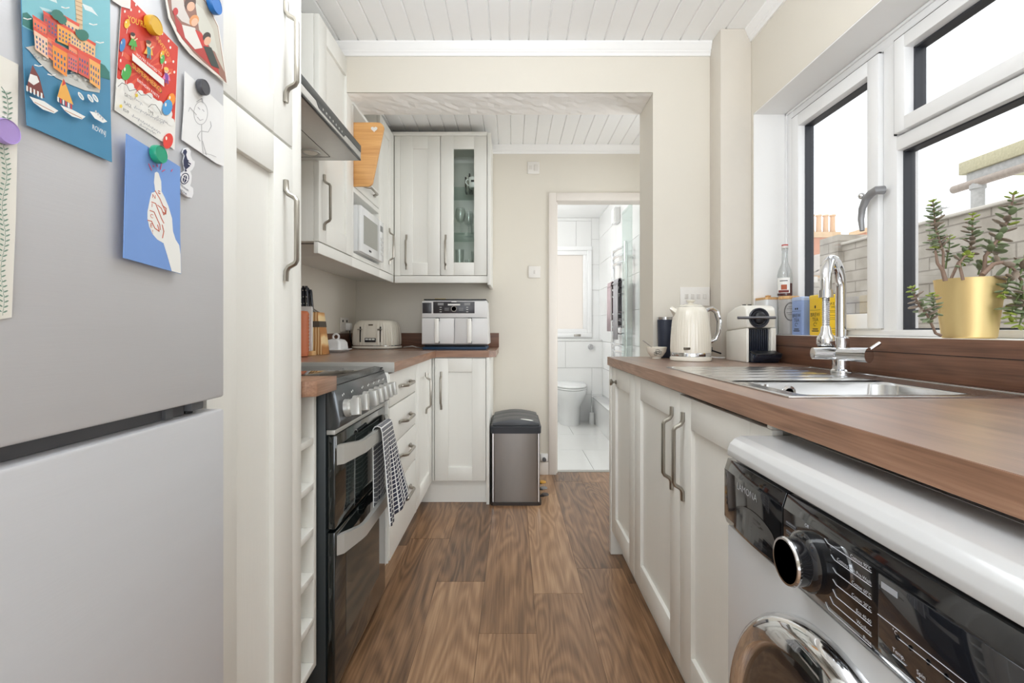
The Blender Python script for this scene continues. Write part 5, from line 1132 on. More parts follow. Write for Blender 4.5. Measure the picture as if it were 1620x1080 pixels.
def tin(x0, y0, w_, h_, body, lid, name, label, side=True, front=None):
    t = thing(name, label, 'tin', (x0 + w_ / 2, y0 + w_ / 2, SZ), 'tea tins on the window sill')
    loft(MB(), [rrect(x0 + 0.002, x0 + w_ - 0.002, y0 + 0.002, y0 + w_ - 0.002, 0.008, SZ + 0.0003), rrect(x0, x0 + w_, y0, y0 + w_, 0.009, SZ + 0.004), rrect(x0, x0 + w_, y0, y0 + w_, 0.009, SZ + h_ - 0.014)], body).build('body', t)
    loft(MB(), [rrect(x0 - 0.0006, x0 + w_ + 0.0006, y0 - 0.0006, y0 + w_ + 0.0006, 0.009, SZ + h_ - 0.0138), rrect(x0 - 0.0006, x0 + w_ + 0.0006, y0 - 0.0006, y0 + w_ + 0.0006, 0.009, SZ + h_ - 0.003), rrect(x0 + 0.002, x0 + w_ - 0.002, y0 + 0.002, y0 + w_ - 0.002, 0.009, SZ + h_)], lid).build('lid', t)
    mb = MB(); xs = x0 - 0.0004; yc = y0 + w_ / 2
    f = lambda oy, oz: (lambda u, v: Vector((xs, oy - u, oz + v)))
    for k, s in enumerate(('BREW', 'TEA', 'Cº')): mb.text(s, M_ink, f(yc, SZ + 0.068 - 0.0175 * k), 0.019, 'CENTER', 1.05)
    for k, ln in enumerate((0.030, 0.038)): mb.box(xs - 0.0001, xs + 0.0003, yc - ln / 2, yc + ln / 2, SZ + 0.021 - 0.007 * k, SZ + 0.0245 - 0.007 * k, M_ink)
    mb.box(xs - 0.0001, xs + 0.0003, yc - 0.03, yc + 0.03, SZ + 0.0905, SZ + 0.0913, M_ink)
    if front: mb.ellipsoid((xs, yc, SZ + 0.102), (0.0004, 0.004, 0.006), M_ink)
    else: mb.ellipsoid((xs, yc - 0.006, SZ + 0.100), (0.0004, 0.004, 0.004), M_ink).ellipsoid((xs, yc + 0.006, SZ + 0.100), (0.0004, 0.004, 0.004), M_ink)
    if front:
        yf_ = y0 - 0.0004; g = lambda ox, oz: (lambda u, v: Vector((ox + u, yf_, oz + v)))
        mb.text('MAKE TEA', M_ink, g(x0 + w_ / 2, SZ + 0.108), 0.0125, 'CENTER').text('AT HOME', M_ink, g(x0 + w_ / 2, SZ + 0.096), 0.0125, 'CENTER')
        for k, (z_, l_) in enumerate(((0.086, 0.03), (0.081, 0.04), (0.070, 0.062), (0.062, 0.048), (0.056, 0.055), (0.024, 0.062), (0.016, 0.05), (0.010, 0.062))): mb.box(x0 + w_ / 2 - l_ / 2, x0 + w_ / 2 + l_ / 2, yf_ - 0.0001, yf_ + 0.0003, SZ + z_, SZ + z_ + 0.0011, M_ink)
        mb.text('2', M_ink, g(x0 + w_ / 2 + 0.012, SZ + 0.034), 0.012) if False else None
    mb.build('printing', t, label='black printed lettering')
tin(1.085, 1.812, 0.072, 0.145, mat('blue_tin', (146, 168, 214), 0.35, 0.1, var=0.02), mat('pale_blue_lid', (176, 194, 228), 0.3, 0.1, var=0.02), 'tea_tin', 'blue square tea tin printed BREW TEA', front=None)
tin(1.085, 1.694, 0.079, 0.145, mat('yellow_tin', (238, 196, 40), 0.35, 0.1, var=0.02), mat('yellow_lid', (240, 202, 60), 0.3, 0.1, var=0.02), 'tea_tin', 'yellow square tea tin printed BREW TEA and MAKE TEA AT HOME', front=True)

# ---- jade plant in a gold pot
pc = Vector((1.094, 1.160, SZ))
pp = thing('potted_jade_plant', 'jade plant in a brushed gold pot on the window sill', 'plant', pc)
M_gold = mat('brushed_gold', (238, 212, 152), 0.4, 0.8, var=0.05, scale=30, stretch=(1, 1, 0.05))
MB().lathe([(0.047, 0.0003), (0.050, 0.003), (0.0645, 0.139), (0.0652, 0.142), (0.062, 0.142), (0.059, 0.118), (0.0, 0.117)], pc, M_gold, seg=64).build('pot', pp, label='brushed gold tapered pot')
MB().lathe([(0.0585, 0.1175), (0.04, 0.124), (0.0, 0.127)], pc, mat('potting_soil', (74, 56, 44), 0.9, var=0.3, scale=200, bump=0.6), seg=32).build('soil', pp)
M_stem = mat('brown_stem', (138, 114, 98), 0.6, var=0.2, scale=120, bump=0.3); M_sg = mat('green_stem', (104, 120, 70), 0.5, var=0.15)
M_lf = [mat('jade_leaf', (122, 136, 102), 0.32, var=0.2, scale=60), mat('purple_jade_leaf', (140, 126, 112), 0.32, var=0.2, scale=60), mat('bright_jade_leaf', (142, 158, 66), 0.35, var=0.2, scale=60)]
zx = lambda pts, Y: [PY(1420 + x_ / 4.155, 290 + y_ / 4.155, Y) for x_, y_ in pts]
stems = [
 ([(315, 640), (295, 570), (262, 525), (248, 440)], 1.13, 0.0065, 0, None),
 ([(300, 560), (300, 450), (272, 370), (245, 260), (238, 150), (232, 122)], 1.13, 0.0038, 26, 0.0175),
 ([(262, 520), (250, 430), (235, 400), (225, 350)], 1.16, 0.003, 6, 0.019),
 ([(315, 560), (325, 490), (340, 420), (342, 350)], 1.18, 0.0028, 8, 0.015),
 ([(345, 640), (400, 520), (470, 450), (492, 370), (492, 280), (492, 210)], 1.15, 0.0042, 24, 0.0175),
 ([(430, 635), (405, 525), (440, 480), (480, 470)], 1.12, 0.0045, 4, 0.014),
 ([(545, 620), (572, 560), (575, 480), (630, 410), (690, 320), (738, 210), (762, 75)], 1.14, 0.0062, 22, 0.021),
 ([(620, 560), (650, 480), (668, 400), (672, 380)], 1.20, 0.0028, 9, 0.017),
 ([(560, 600), (630, 530), (690, 518), (760, 560), (815, 640), (825, 740)], 1.09, 0.0062, 8, 0.022),
 ([(530, 600), (540, 560), (560, 520)], 1.19, 0.003, 5, 0.018),
 ([(742, 560), (735, 620), (712, 690), (690, 735)], 1.085, 0.0034, 9, 0.02),
 ([(815, 640), (800, 720), (770, 800), (740, 870)], 1.08, 0.0036, 7, 0.03),
 ([(825, 700), (835, 800), (810, 900), (800, 930)], 1.075, 0.0036, 8, 0.027),
 ([(800, 600), (830, 540), (860, 500)], 1.09, 0.003, 7, 0.024),
 ([(285, 1000), (250, 985), (225, 930), (195, 865), (140, 800), (110, 730), (95, 690)], 1.055, 0.004, 17, 0.0165),
 ([(215, 900), (245, 840), (235, 780), (228, 730)], 1.06, 0.0026, 12, 0.0135),
]
# each stem is one part with its own leaves beneath it
rnd = random.Random(11)
def pts_at(P, s):
    L_ = [0]
    for a, b in zip(P[:-1], P[1:]): L_.append(L_[-1] + (b - a).length)
    d = s * L_[-1]
    for k in range(len(P) - 1):
        if d <= L_[k + 1] + 1e-9:
            f = (d - L_[k]) / max(1e-9, L_[k + 1] - L_[k]); return P[k].lerp(P[k + 1], f), (P[k + 1] - P[k]).normalized()
for si, (pts, Y, r, npair, ll) in enumerate(stems):
    P = zx(pts, Y)
    n_ = len(P)
    r *= 0.8; mb = MB(); mb.tube(P, [r * (1 - 0.55 * k / (n_ - 1)) for k in range(n_)], M_stem if r > 0.0029 else M_sg, 8)
    st = mb.build('stem', pp, angle=80)
    if not npair: continue
    lf = MB()
    npair = int(npair * 0.85)
    for k in range(npair):
        s = 0.28 + 0.70 * (k + 0.5) / npair if r > 0.0024 else 0.15 + 0.84 * (k + 0.5) / npair
        c_, tdir = pts_at(P, s)
        ang = (k % 2) * pi / 2 + rnd.uniform(-0.5, 0.5)
        a0 = tdir.orthogonal().normalized(); b0 = tdir.cross(a0)
        for sg in (0, pi):
            d_ = a0 * math.cos(ang + sg) + b0 * math.sin(ang + sg)
            d_ = (d_ + tdir * rnd.uniform(0.0, 0.5)); d_.z += rnd.uniform(-0.15, 0.25); d_.normalize()
            l = 1.2 * ll * rnd.uniform(0.75, 1.15) * (1.0 - 0.45 * max(0, s - 0.75) / 0.25)
            zax = (tdir - d_ * tdir.dot(d_)).normalized(); yax = zax.cross(d_)
            R_ = Matrix((d_, yax, zax)).transposed()
            m_ = M_lf[2] if (k > npair - 2 or rnd.random() < 0.05) else (M_lf[1] if rnd.random() < 0.35 else M_lf[0])
            lf.ellipsoid(c_ + d_ * (l * 0.5 + r * 0.6), (l * 0.52, l * 0.30, 0.0022), m_, R_, 10, 6)
    # rosette at the tip
    c_, tdir = pts_at(P, 1.0)
    for q in range(4):
        a = q * pi / 2 + 0.4; a0 = tdir.orthogonal().normalized(); b0 = tdir.cross(a0); d_ = (a0 * math.cos(a) + b0 * math.sin(a) + tdir * 0.7).normalized()
        zax = (tdir - d_ * tdir.dot(d_)).normalized(); R_ = Matrix((d_, zax.cross(d_), zax)).transposed()
        lf.ellipsoid(c_ + d_ * ll * 0.28, (ll * 0.3, ll * 0.17, 0.0016), M_lf[2], R_, 10, 6)
    lf.build('leaves', st, angle=80)
# ================================================================ kitchen window
wn = thing('window_1', 'large white double-glazed kitchen window above the sink', 'window', (1.2, 1.2, 1.016)); wn['kind'] = 'structure'
fx0, fx1 = 1.185, 1.255
fz0, fz1, fy0, fy1 = 1.016, 1.968, 0.285, 2.095
mb = MB()
MUL0, MUL1, TR0, TR1 = 1.492, 1.548, 1.588, 1.632
mb.box(fx0, fx1, fy1 - 0.055, fy1, fz0, fz1, M_pvc, 0.004).box(fx0, fx1, fy0, fy0 + 0.055, fz0, fz1, M_pvc, 0.004)
mb.box(fx0, fx1, fy0 + 0.05, fy1 - 0.05, fz1 - 0.042, fz1, M_pvc, 0.004).box(fx0, fx1, fy0 + 0.05, fy1 - 0.05, fz0, fz0 + 0.020, M_pvc, 0.003)
mb.box(fx0 + 0.001, fx1 - 0.001, MUL0, MUL1, fz0 + 0.015, fz1 - 0.035, M_pvc, 0.004)
mb.box(fx0 + 0.001, fx1 - 0.001, fy0 + 0.05, MUL0 + 0.005, TR0, TR1, M_pvc, 0.004)
# slim beads
mb.box(fx0 - 0.006, fx0 + 0.002, 2.084, 2.0955, fz0, fz1, M_pvc, 0.002).box(fx0 - 0.006, fx0 + 0.002, fy0, fy1, fz1 - 0.010, fz1, M_pvc, 0.002)
mb.build('window_frame', wn)
def sash(name, y0, y1, z0, z1, wdt, x0=1.172, x1=1.236):
    mb = MB()
    mb.box(x0, x1, y0, y0 + wdt, z0, z1, M_pvc, 0.004).box(x0, x1, y1 - wdt, y1, z0, z1, M_pvc, 0.004)
    mb.box(x0, x1, y0 + wdt - 0.004, y1 - wdt + 0.004, z0, z0 + wdt, M_pvc, 0.004).box(x0, x1, y0 + wdt - 0.004, y1 - wdt + 0.004, z1 - wdt, z1, M_pvc, 0.004)
    e = 0.003
    for a in ((y1, y1 + e, z0 - e, z1 + e), (y0, y1, z1, z1 + e)): mb.box(x0 + 0.004, x0 + 0.012, *a, M_seam)
    o = mb.build(name, wn); return o
def pane(parent, y0, y1, z0, z1, xg):
    mb = MB(); d = 0.034; g = 0.006
    for a in ((y0, y0 + g, z0, z1), (y1 - g, y1, z0, z1), (y0, y1, z0, z0 + g), (y0, y1, z1 - g, z1)): mb.box(xg, xg + d, *a, M_gasket)
    mb.build('gasket', parent, label='dark glazing seal')
    MB().box(xg + 0.012, xg + 0.016, y0 + 0.002, y1 - 0.002, z0 + 0.002, z1 - 0.002, M_glass).build('pane', parent, smooth=False)
s1 = sash('casement', 1.551, 2.036, fz0 + 0.024, 1.924, 0.050); pane(s1, 1.600, 1.987, 1.078, 1.876, 1.2)
s2 = sash('top_light', fy0 + 0.058, 1.489, TR1 + 0.004, 1.924, 0.042); pane(s2, fy0 + 0.098, 1.448, 1.677, 1.883, 1.2)
pane(wn, fy0 + 0.054, MUL0 + 0.001, fz0 + 0.019, TR0 + 0.001, 1.205)
P_ = [PX(a, b, 1.150) for a, b in ((1386, 301), (1378, 306), (1370, 315), (1364, 330), (1362, 347), (1364, 365))]
MB().tube([P_[0] + Vector((0.022, -0.003, 0))] + P_, [0.0135, 0.013, 0.0125, 0.012, 0.0105, 0.009, 0.007], mat('grey_window_handle', (150, 150, 152), 0.35, 0.5), 14).ellipsoid(PX(1363, 310, 1.146), (0.0105, 0.0105, 0.0105), M_chrome, seg=16).build('handle', s1, label='curved grey window handle')

# ================================================================ outside
M_brick = bpy.data.materials.new('painted_brick'); M_brick.use_nodes = True; _t = M_brick.node_tree; _b = _t.nodes['Principled BSDF']
_tc = _t.nodes.new('ShaderNodeTexCoord'); _mp = _t.nodes.new('ShaderNodeMapping'); _mp.inputs['Rotation'].default_value = (pi / 2, 0, pi / 2)
_sx = _t.nodes.new('ShaderNodeSeparateXYZ'); _cx = _t.nodes.new('ShaderNodeCombineXYZ')
_t.links.new(_tc.outputs['Object'], _sx.inputs[0]); _t.links.new(_sx.outputs['Y'], _cx.inputs['X']); _t.links.new(_sx.outputs['Z'], _cx.inputs['Y'])
_bt = _t.nodes.new('ShaderNodeTexBrick'); _bt.inputs['Scale'].default_value = 1.0; _bt.inputs['Brick Width'].default_value = 0.30; _bt.inputs['Row Height'].default_value = 0.095; _bt.inputs['Mortar Size'].default_value = 0.006; _bt.inputs['Mortar Smooth'].default_value = 0.3
_bt.inputs['Color1'].default_value = lin((188, 181, 170)); _bt.inputs['Color2'].default_value = lin((176, 169, 158)); _bt.inputs['Mortar'].default_value = lin((146, 139, 129))
_t.links.new(_cx.outputs[0], _bt.inputs['Vector'])
_n = _t.nodes.new('ShaderNodeTexNoise'); _n.inputs['Scale'].default_value = 7; _n.inputs['Detail'].default_value = 6; _t.links.new(_tc.outputs['Object'], _n.inputs['Vector'])
_mx = _t.nodes.new('ShaderNodeMix'); _mx.data_type = 'RGBA'; _mx.blend_type = 'MULTIPLY'; _mx.inputs['Factor'].default_value = 0.55
_t.links.new(_bt.outputs['Color'], _mx.inputs['A']); _t.links.new(ramp(_t, _n.outputs['Fac'], [(0.25, (176, 168, 158)), (0.6, (255, 255, 255))]), _mx.inputs['B'])
_t.links.new(_mx.outputs['Result'], _b.inputs['Base Color']); _b.inputs['Roughness'].default_value = 0.85
_bp = _t.nodes.new('ShaderNodeBump'); _bp.inputs['Strength'].default_value = 0.5; _bp.inputs['Distance'].default_value = 0.01
_t.links.new(_bt.outputs['Fac'], _bp.inputs['Height']); _bp.invert = True; _t.links.new(_bp.outputs[0], _b.inputs['Normal'])
MB().box(1.32, 3.2, -3, 8, -0.15, -0.06, mat('yard_paving', (150, 146, 140), 0.8, var=0.15, scale=6)).build('ground_yard', kind='structure', smooth=False)
MB().box(3.0, 3.22, -2.2, 4.40, -0.06, 1.80, M_brick).box(2.98, 3.24, -2.2, 4.40, 1.80, 1.825, mat('wall_coping', (200, 194, 184), 0.85, var=0.12, scale=12), 0.008).box(2.96, 3.26, 4.40, 4.66, -0.06, 1.90, M_brick).build('garden_wall', label='painted brick garden wall with a pier at its far end', cat='wall', smooth=False)
# slate-roofed outhouse beyond the wall's end
M_slate = mat('slate_roof', (168, 160, 150), 0.8, var=0.2, scale=20)
oh = thing('outhouse', 'low slate-roofed outhouse beyond the end of the garden wall', 'building', (4.6, 7.4, 0))
MB().box(4.05, 5.4, 6.6, 8.3, -0.06, 1.74, M_brick).build('walls', oh, smooth=False)
mb = MB()
for k in range(7):
    z = 1.76 + 0.066 * k; xx = 3.95 + 0.13 * k; mb.prism([(xx, 6.5, z), (xx + 0.16, 6.5, z + 0.086), (xx + 0.16, 6.5, z + 0.066), (xx, 6.5, z - 0.02)], (0, 1.9, 0), M_slate)
mb.box(4.0, 4.1, 6.5, 8.4, 1.67, 1.75, mat('pale_fascia', (206, 200, 190), 0.6)); mb.build('roof', oh, smooth=False)
# lean-to roof over the wall, with gutter and downpipe
M_felt = mat('mossy_felt_edge', (186, 180, 150), 0.9, var=0.25, scale=60, bump=0.6, bscale=80); M_gut = mat('weathered_gutter', (176, 176, 174), 0.7, var=0.3, scale=40)
lt = thing('lean_to_roof', 'weathered lean-to roof with gutter and downpipe above the garden wall', 'roof', (3.9, 1.6, 0))
MB().box(3.30, 4.5, -1.0, 3.58, 2.175, 2.265, M_felt, 0.004).build('roof', lt)
MB().box(3.32, 3.36, -1.0, 3.54, 2.10, 2.174, M_gut, 0.004).build('fascia', lt)
MB().tube([(3.28, -1.0, 2.085), (3.28, 3.60, 2.075)], 0.028, mat('rusty_gutter', (160, 148, 138), 0.7, var=0.3, scale=50), 12).build('gutter', lt)
MB().cyl((3.29, 3.42, 2.07), (3.29, 3.42, -0.05), 0.038, M_gut).cyl((3.29, 3.42, 2.03), (3.29, 3.42, 2.06), 0.046, M_gut).build('downpipe', lt)
for yy in (0.6, -0.95): MB().box(4.35, 4.45, yy, yy + 0.08, -0.05, 2.174, M_gut).build('post', lt)
# distant houses with chimneys
M_dbrick = mat('yellow_stock_brick', (206, 176, 140), 0.85, var=0.25, scale=1.6); M_dred = mat('red_stock_brick', (196, 140, 112), 0.85, var=0.2, scale=2); M_pot = mat('clay_pot', (214, 176, 140), 0.8, var=0.1)
def house(x0, x1, y0, y1, ez, rz, label, stacks):
    h = thing('house', label, 'house', ((x0 + x1) / 2, (y0 + y1) / 2, 0), 'houses beyond the garden wall')
    MB().box(x0, x1, y0, y1, -0.05, ez, M_dbrick).prism([(x0, y0, ez), (x0, y1, ez), (x0, (y0 + y1) / 2, rz - 0.1)], (x1 - x0, 0, 0), M_dbrick).build('walls', h, smooth=False)
    ym = (y0 + y1) / 2; mb = MB()
    for ya, yb in ((y0 - 0.3, ym), (y1 + 0.3, ym)):
        mb.prism([(x0 - 0.2, ya, ez - 0.15), (x0 - 0.2, yb, rz), (x0 - 0.2, yb, rz + 0.15), (x0 - 0.2, ya, ez)], (x1 - x0 + 0.4, 0, 0), M_slate)
    mb.build('roof', h, smooth=False)
    for (cx_, cy_, w1, w2, z0, z1, np, ph) in stacks:
        ch = MB().box(cx_ - w1 / 2, cx_ + w1 / 2, cy_ - w2 / 2, cy_ + w2 / 2, z0, z1, M_dred).box(cx_ - w1 / 2 - 0.12, cx_ + w1 / 2 + 0.12, cy_ - w2 / 2 - 0.12, cy_ + w2 / 2 + 0.12, z1 - 0.45, z1 - 0.2, M_dbrick).box(cx_ - w1 / 2 - 0.06, cx_ + w1 / 2 + 0.06, cy_ - w2 / 2 - 0.06, cy_ + w2 / 2 + 0.06, z1 - 0.2, z1, M_dbrick).build('chimney', h, smooth=False)
        for k in range(np):
            MB().lathe([(0.24, z1 + 0.001), (0.19, z1 + 0.3), (0.17, z1 + ph - 0.15), (0.24, z1 + ph - 0.1), (0.23, z1 + ph), (0.15, z1 + ph)], (cx_ - w1 / 2 + (k + 0.5) * w1 / np, cy_, 0), M_pot, seg=14).build('chimney_pot', ch)
# chimneys seen over the wall
house(22.0, 29.0, 38.0, 46.0, 5.4, 7.4, 'brick house with a tall four-pot chimney, seen past the garden wall pier', [(25.6, 40.0, 2.3, 0.9, 5.0, 9.0, 4, 1.5)])
house(34.0, 41.0, 47.5, 54.5, 6.0, 8.4, 'house whose square yellow chimney shows above the garden wall', [(36.9, 50.0, 2.4, 2.4, 5.5, 11.3, 0, 0)])
ae = thing('tv_aerial', 'thin television aerial on a pole above the garden wall', 'aerial', (7.2, 8.2, 0))
q = PY(1489, 330, 8.2)
MB().cyl((q.x, q.y, 0), (q.x, q.y, q.z + 0.03), 0.012, M_alu, seg=8).build('pole', ae)
mb = MB().cyl((q.x - 0.12, q.y, q.z), (q.x + 0.1, q.y, q.z + 0.02), 0.008, M_alu, seg=6)
for k in range(4): mb.cyl((q.x - 0.1 + 0.05 * k, q.y - 0.1, q.z), (q.x - 0.1 + 0.05 * k, q.y + 0.1, q.z), 0.006, M_alu, seg=6)
mb.build('antenna', ae)

# ================================================================ papers and magnets on the fridge door
S = 3.858
class Art(MB):
    """coloured print on a sheet lying on the fridge door; points are read off the door"""
    def __init__(self, oy=0, base=0.0008): super().__init__(); self.oy = oy; self.base = base; self.n = 0
    def p(self, x_, y_, k=0.0):
        px, py = x_ / S, y_ / S + self.oy
        return PX(px, py, XFR + 0.0005 + self.base + k)
    def sheet(self, pts, m, th=0.0007):
        a = [self.p(*q) for q in pts]; self.prism([v - Vector((th, 0, 0)) for v in a], (th, 0, 0), m); self.edge = pts; return self
    def flat(self, pts, m):
        self.n += 1; self.poly([self.p(q[0], q[1], 0.00003 * self.n + 0.0001) for q in pts], m); return self
    def strip(self, pts, wdt, m):
        for a, b in zip(pts[:-1], pts[1:]):
            d = Vector((b[0] - a[0], b[1] - a[1])); 
            if d.length < 1e-6: continue
            nrm = Vector((-d.y, d.x)).normalized() * wdt / 2; e = d.normalized() * wdt * 0.3
            self.flat([(a[0] + nrm.x - e.x, a[1] + nrm.y - e.y), (b[0] + nrm.x + e.x, b[1] + nrm.y + e.y), (b[0] - nrm.x + e.x, b[1] - nrm.y + e.y), (a[0] - nrm.x - e.x, a[1] - nrm.y - e.y)], m); self.n -= 1
        self.n += 1; return self
    def oval(self, c, rx, ry, m, n=20, rot=0.0):
        return self.flat([(c[0] + rx * math.cos(t) * math.cos(rot) - ry * math.sin(t) * math.sin(rot), c[1] + rx * math.cos(t) * math.sin(rot) + ry * math.sin(t) * math.cos(rot)) for t in [2 * pi * k / n for k in range(n)]], m)
    def words(self, s, o, r, up, m, size=1.0):
        self.n += 1; k = 0.00003 * self.n + 0.0001
        return self.text(s, m, lambda u, v: self.p(o[0] + r[0] * u + up[0] * v, o[1] + r[1] * u + up[1] * v, k), size)
PM = {}
def pm(c):
    if c not in PM: PM[c] = mat('print_%d_%d_%d' % c, c, 0.55, var=0.02)
    return PM[c]
GP = 'papers on the fridge door'
# --- blue harbour postcard
a = Art(base=0.004); dk = pm((74, 140, 178))
a.sheet([(128, -70), (672, -70), (672, 300), (676, 700), (684, 990), (640, 970), (166, 764), (146, 400)], dk)
a.flat([(129, -70), (671, -70), (672, 488), (610, 470), (205, 196), (137, 160)], pm((128, 196, 208)))
a.flat([(500, 20), (560, 45), (600, 100), (560, 75), (520, 60)], pm((226, 238, 240))).flat([(240, 40), (310, 60), (330, 80), (260, 64)], pm((190, 222, 228))).flat([(290, -50), (340, -10), (350, 20), (300, 0)], pm((220, 236, 238)))
a.flat([(138, 80), (165, 75), (200, 110), (210, 190), (160, 165), (136, 150)], pm((52, 124, 116))).flat([(605, 380), (640, 400), (668, 440), (671, 488), (610, 470)], pm((52, 124, 116)))
a.flat([(455, -40), (500, -60), (505, 190), (470, 165)], pm((226, 196, 156)))
for k in range(7): a.strip([(464, -20 + 26 * k), (503, -4 + 26 * k)], 5, pm((196, 158, 120)))
a.flat([(155, 288), (230, 275), (330, 400), (415, 455), (500, 440), (612, 520), (608, 566), (520, 552), (440, 520), (345, 476), (300, 440), (235, 376), (180, 310)], pm((206, 206, 200)))
rnd = random.Random(3)
for k in range(46): 
    t = rnd.random(); bx_ = 200 + 400 * t; by_ = 320 + 215 * t + rnd.uniform(-18, 22); a.oval((bx_, by_), rnd.uniform(5, 13), rnd.uniform(4, 8), pm(((186, 188, 186), (222, 222, 216), (168, 172, 172))[k % 3]), 8)
H_ = [((380, 88), (482, 150), (482, 260), (385, 230), (244, 206, 164)), ((265, 66), (358, 124), (352, 240), (268, 190), (196, 74, 66)), ((200, 92), (285, 150), (285, 260), (205, 210), (238, 120, 84)),
      ((350, 130), (442, 184), (438, 290), (350, 250), (244, 168, 72)), ((430, 176), (500, 228), (500, 330), (432, 300), (240, 196, 144)), ((500, 215), (582, 268), (580, 380), (500, 330), (242, 190, 134)),
      ((205, 165), (298, 225), (298, 362), (215, 300), (246, 206, 178)), ((290, 205), (335, 235), (335, 380), (292, 345), (238, 130, 92)), ((420, 262), (480, 300), (478, 420), (420, 380), (244, 150, 110)),
      ((318, 250), (412, 304), (408, 470), (326, 412), (246, 152, 62)), ((412, 304), (474, 340), (474, 446), (412, 420), (228, 112, 100)), ((474, 300), (545, 336), (545, 484), (478, 446), (222, 96, 80)), ((545, 334), (612, 372), (612, 548), (547, 500), (246, 178, 98))]
for tl_, tr_, br_, bl_, c_ in H_:
    a.flat([tl_, tr_, br_, bl_], pm(c_)); h = 0.13
    lerp = lambda p, q, t: (p[0] + (q[0] - p[0]) * t, p[1] + (q[1] - p[1]) * t)
    a.flat([(tl_[0] - 4, tl_[1] - 4), (tr_[0] + 4, tr_[1] - 2), lerp(tr_, br_, h), lerp(tl_, bl_, h)], pm((226, 84, 62)))
    for r_ in range(3):
        for q in range(4):
            u0, v0 = 0.12 + 0.22 * q, 0.32 + 0.22 * r_
            pt = lambda u, v: lerp(lerp(tl_, tr_, u), lerp(bl_, br_, u), v)
            a.flat([pt(u0, v0), pt(u0 + 0.10, v0), pt(u0 + 0.10, v0 + 0.12), pt(u0, v0 + 0.12)], pm((74, 92, 150) if (r_ + q) % 3 else (62, 116, 112))); a.n -= 1
    a.n += 1
for c_, rx, ry in (((352, 92), 42, 30), ((380, 120), 30, 26), ((505, 214), 40, 32), ((480, 200), 20, 20)): a.oval(c_, rx, ry, pm((48, 120, 104)), 14, 0.6)
wht = pm((240, 240, 236)); mar = pm((122, 60, 52)); 
a.flat([(198, 395), (240, 470), (272, 600), (160, 545), (178, 470)], mar).flat([(184, 450), (226, 465), (240, 500), (206, 520), (172, 495)], wht)
for k in range(5): a.flat([(160 + 22 * k, 520 + 11 * k), (171 + 22 * k, 526 + 11 * k), (171 + 22 * k, 560 + 11 * k), (160 + 22 * k, 552 + 11 * k)], wht)
a.flat([(180, 588), (270, 618), (356, 676), (330, 692), (262, 668), (206, 626)], wht).strip([(210, 622), (330, 684)], 4, pm((196, 140, 110)))
a.flat([(388, 478), (420, 560), (448, 640), (350, 590), (370, 520)], pm((240, 178, 82))).flat([(388, 478), (402, 512), (378, 525)], pm((214, 66, 58)))
for k in range(6): a.flat([(350 + 16 * k, 588 + 9 * k), (360 + 16 * k, 594 + 9 * k), (360 + 16 * k, 626 + 9 * k), (350 + 16 * k, 616 + 9 * k)], pm((206, 62, 58)) if k % 2 else wht)
a.flat([(368, 640), (440, 668), (522, 712), (500, 728), (440, 710), (396, 676)], wht).strip([(396, 672), (500, 722)], 4, pm((196, 140, 110)))
a.flat([(546, 678), (600, 690), (655, 742), (628, 750), (578, 722)], wht)
for k in range(4): a.oval((585 + 14 * k, 682 + 14 * k), 6, 10, pm((196, 196, 200)), 8)
for c_ in ((494, 586), (552, 600), (582, 598)): a.oval(c_, 11, 30, wht, 12, -0.6).oval(c_, 5, 20, pm((176, 196, 204)), 10, -0.6)
for c_ in ((610, 262), (236, 404), (570, 152), (168, 118), (316, 460), (400, 50)): a.strip([(c_[0] - 24, c_[1] - 8), (c_[0], c_[1]), (c_[0] + 22, c_[1] - 4)], 7, wht)
a.words('ROVINJ', (562, 786), (27, 14.0), (2, -44), wht, 0.95)
a.build('postcard', label='blue illustrated harbour postcard with red roofs and sailing boats', cat='postcard', group=GP, smooth=False)
# --- red party invitation
a = Art(base=0.0015); red = pm((216, 62, 44))
a.sheet([(748, -70), (800, -10), (1088, 286), (1078, 560), (1066, 914), (700, 672), (722, 330)], pm((238, 236, 230)))
a.flat([(748, -69), (800, -9), (1087, 287), (1066, 745), (1000, 640), (930, 590), (850, 560), (800, 520), (760, 510), (714, 475), (722, 330)], red)
cx_, cy_ = 890, 420
for k in range(14):
    t0 = 2 * pi * k / 14; t1 = t0 + 0.2; R0, R1 = 30, 165
    a.flat([(cx_ + R0 * math.cos(t0), cy_ + R0 * math.sin(t0) * 1.2), (cx_ + R1 * math.cos(t0), cy_ + R1 * math.sin(t0) * 1.05), (cx_ + R1 * math.cos(t1), cy_ + R1 * math.sin(t1) * 1.05)], pm((228, 92, 62))); a.n -= 1
a.n += 1
cw = pm((240, 239, 234))
for c_, r_ in (((735, 512), 34), ((790, 540), 36), ((850, 580), 32), ((905, 600), 36), ((965, 650), 38), ((1020, 705), 40), ((1045, 745), 24)): a.oval(c_, r_ * 0.75, r_, cw, 18, 0.5)
for k in range(26): a.oval((rnd.uniform(745, 1075), 0), 1, 1, red, 5) if False else None
for (x_, y_) in ((762, 70), (800, 60), (1040, 290), (1030, 250), (850, 70), (790, 150), (1064, 440), (745, 395), (990, 205), (830, 30), (1010, 380), (1058, 376)): a.oval((x_, y_), 6, 9, pm((244, 236, 228)), 8)
def balloon(c_, rx, ry, col, rot=0.2):
    a.oval(c_, rx, ry, pm(col), 18, rot).oval((c_[0] - rx * 0.35, c_[1] - ry * 0.35), rx * 0.18, ry * 0.25, pm((248, 240, 226)), 8).strip([(c_[0] + 2, c_[1] + ry), (c_[0] - 4, c_[1] + ry + 30)], 2.5, pm((248, 240, 226)))
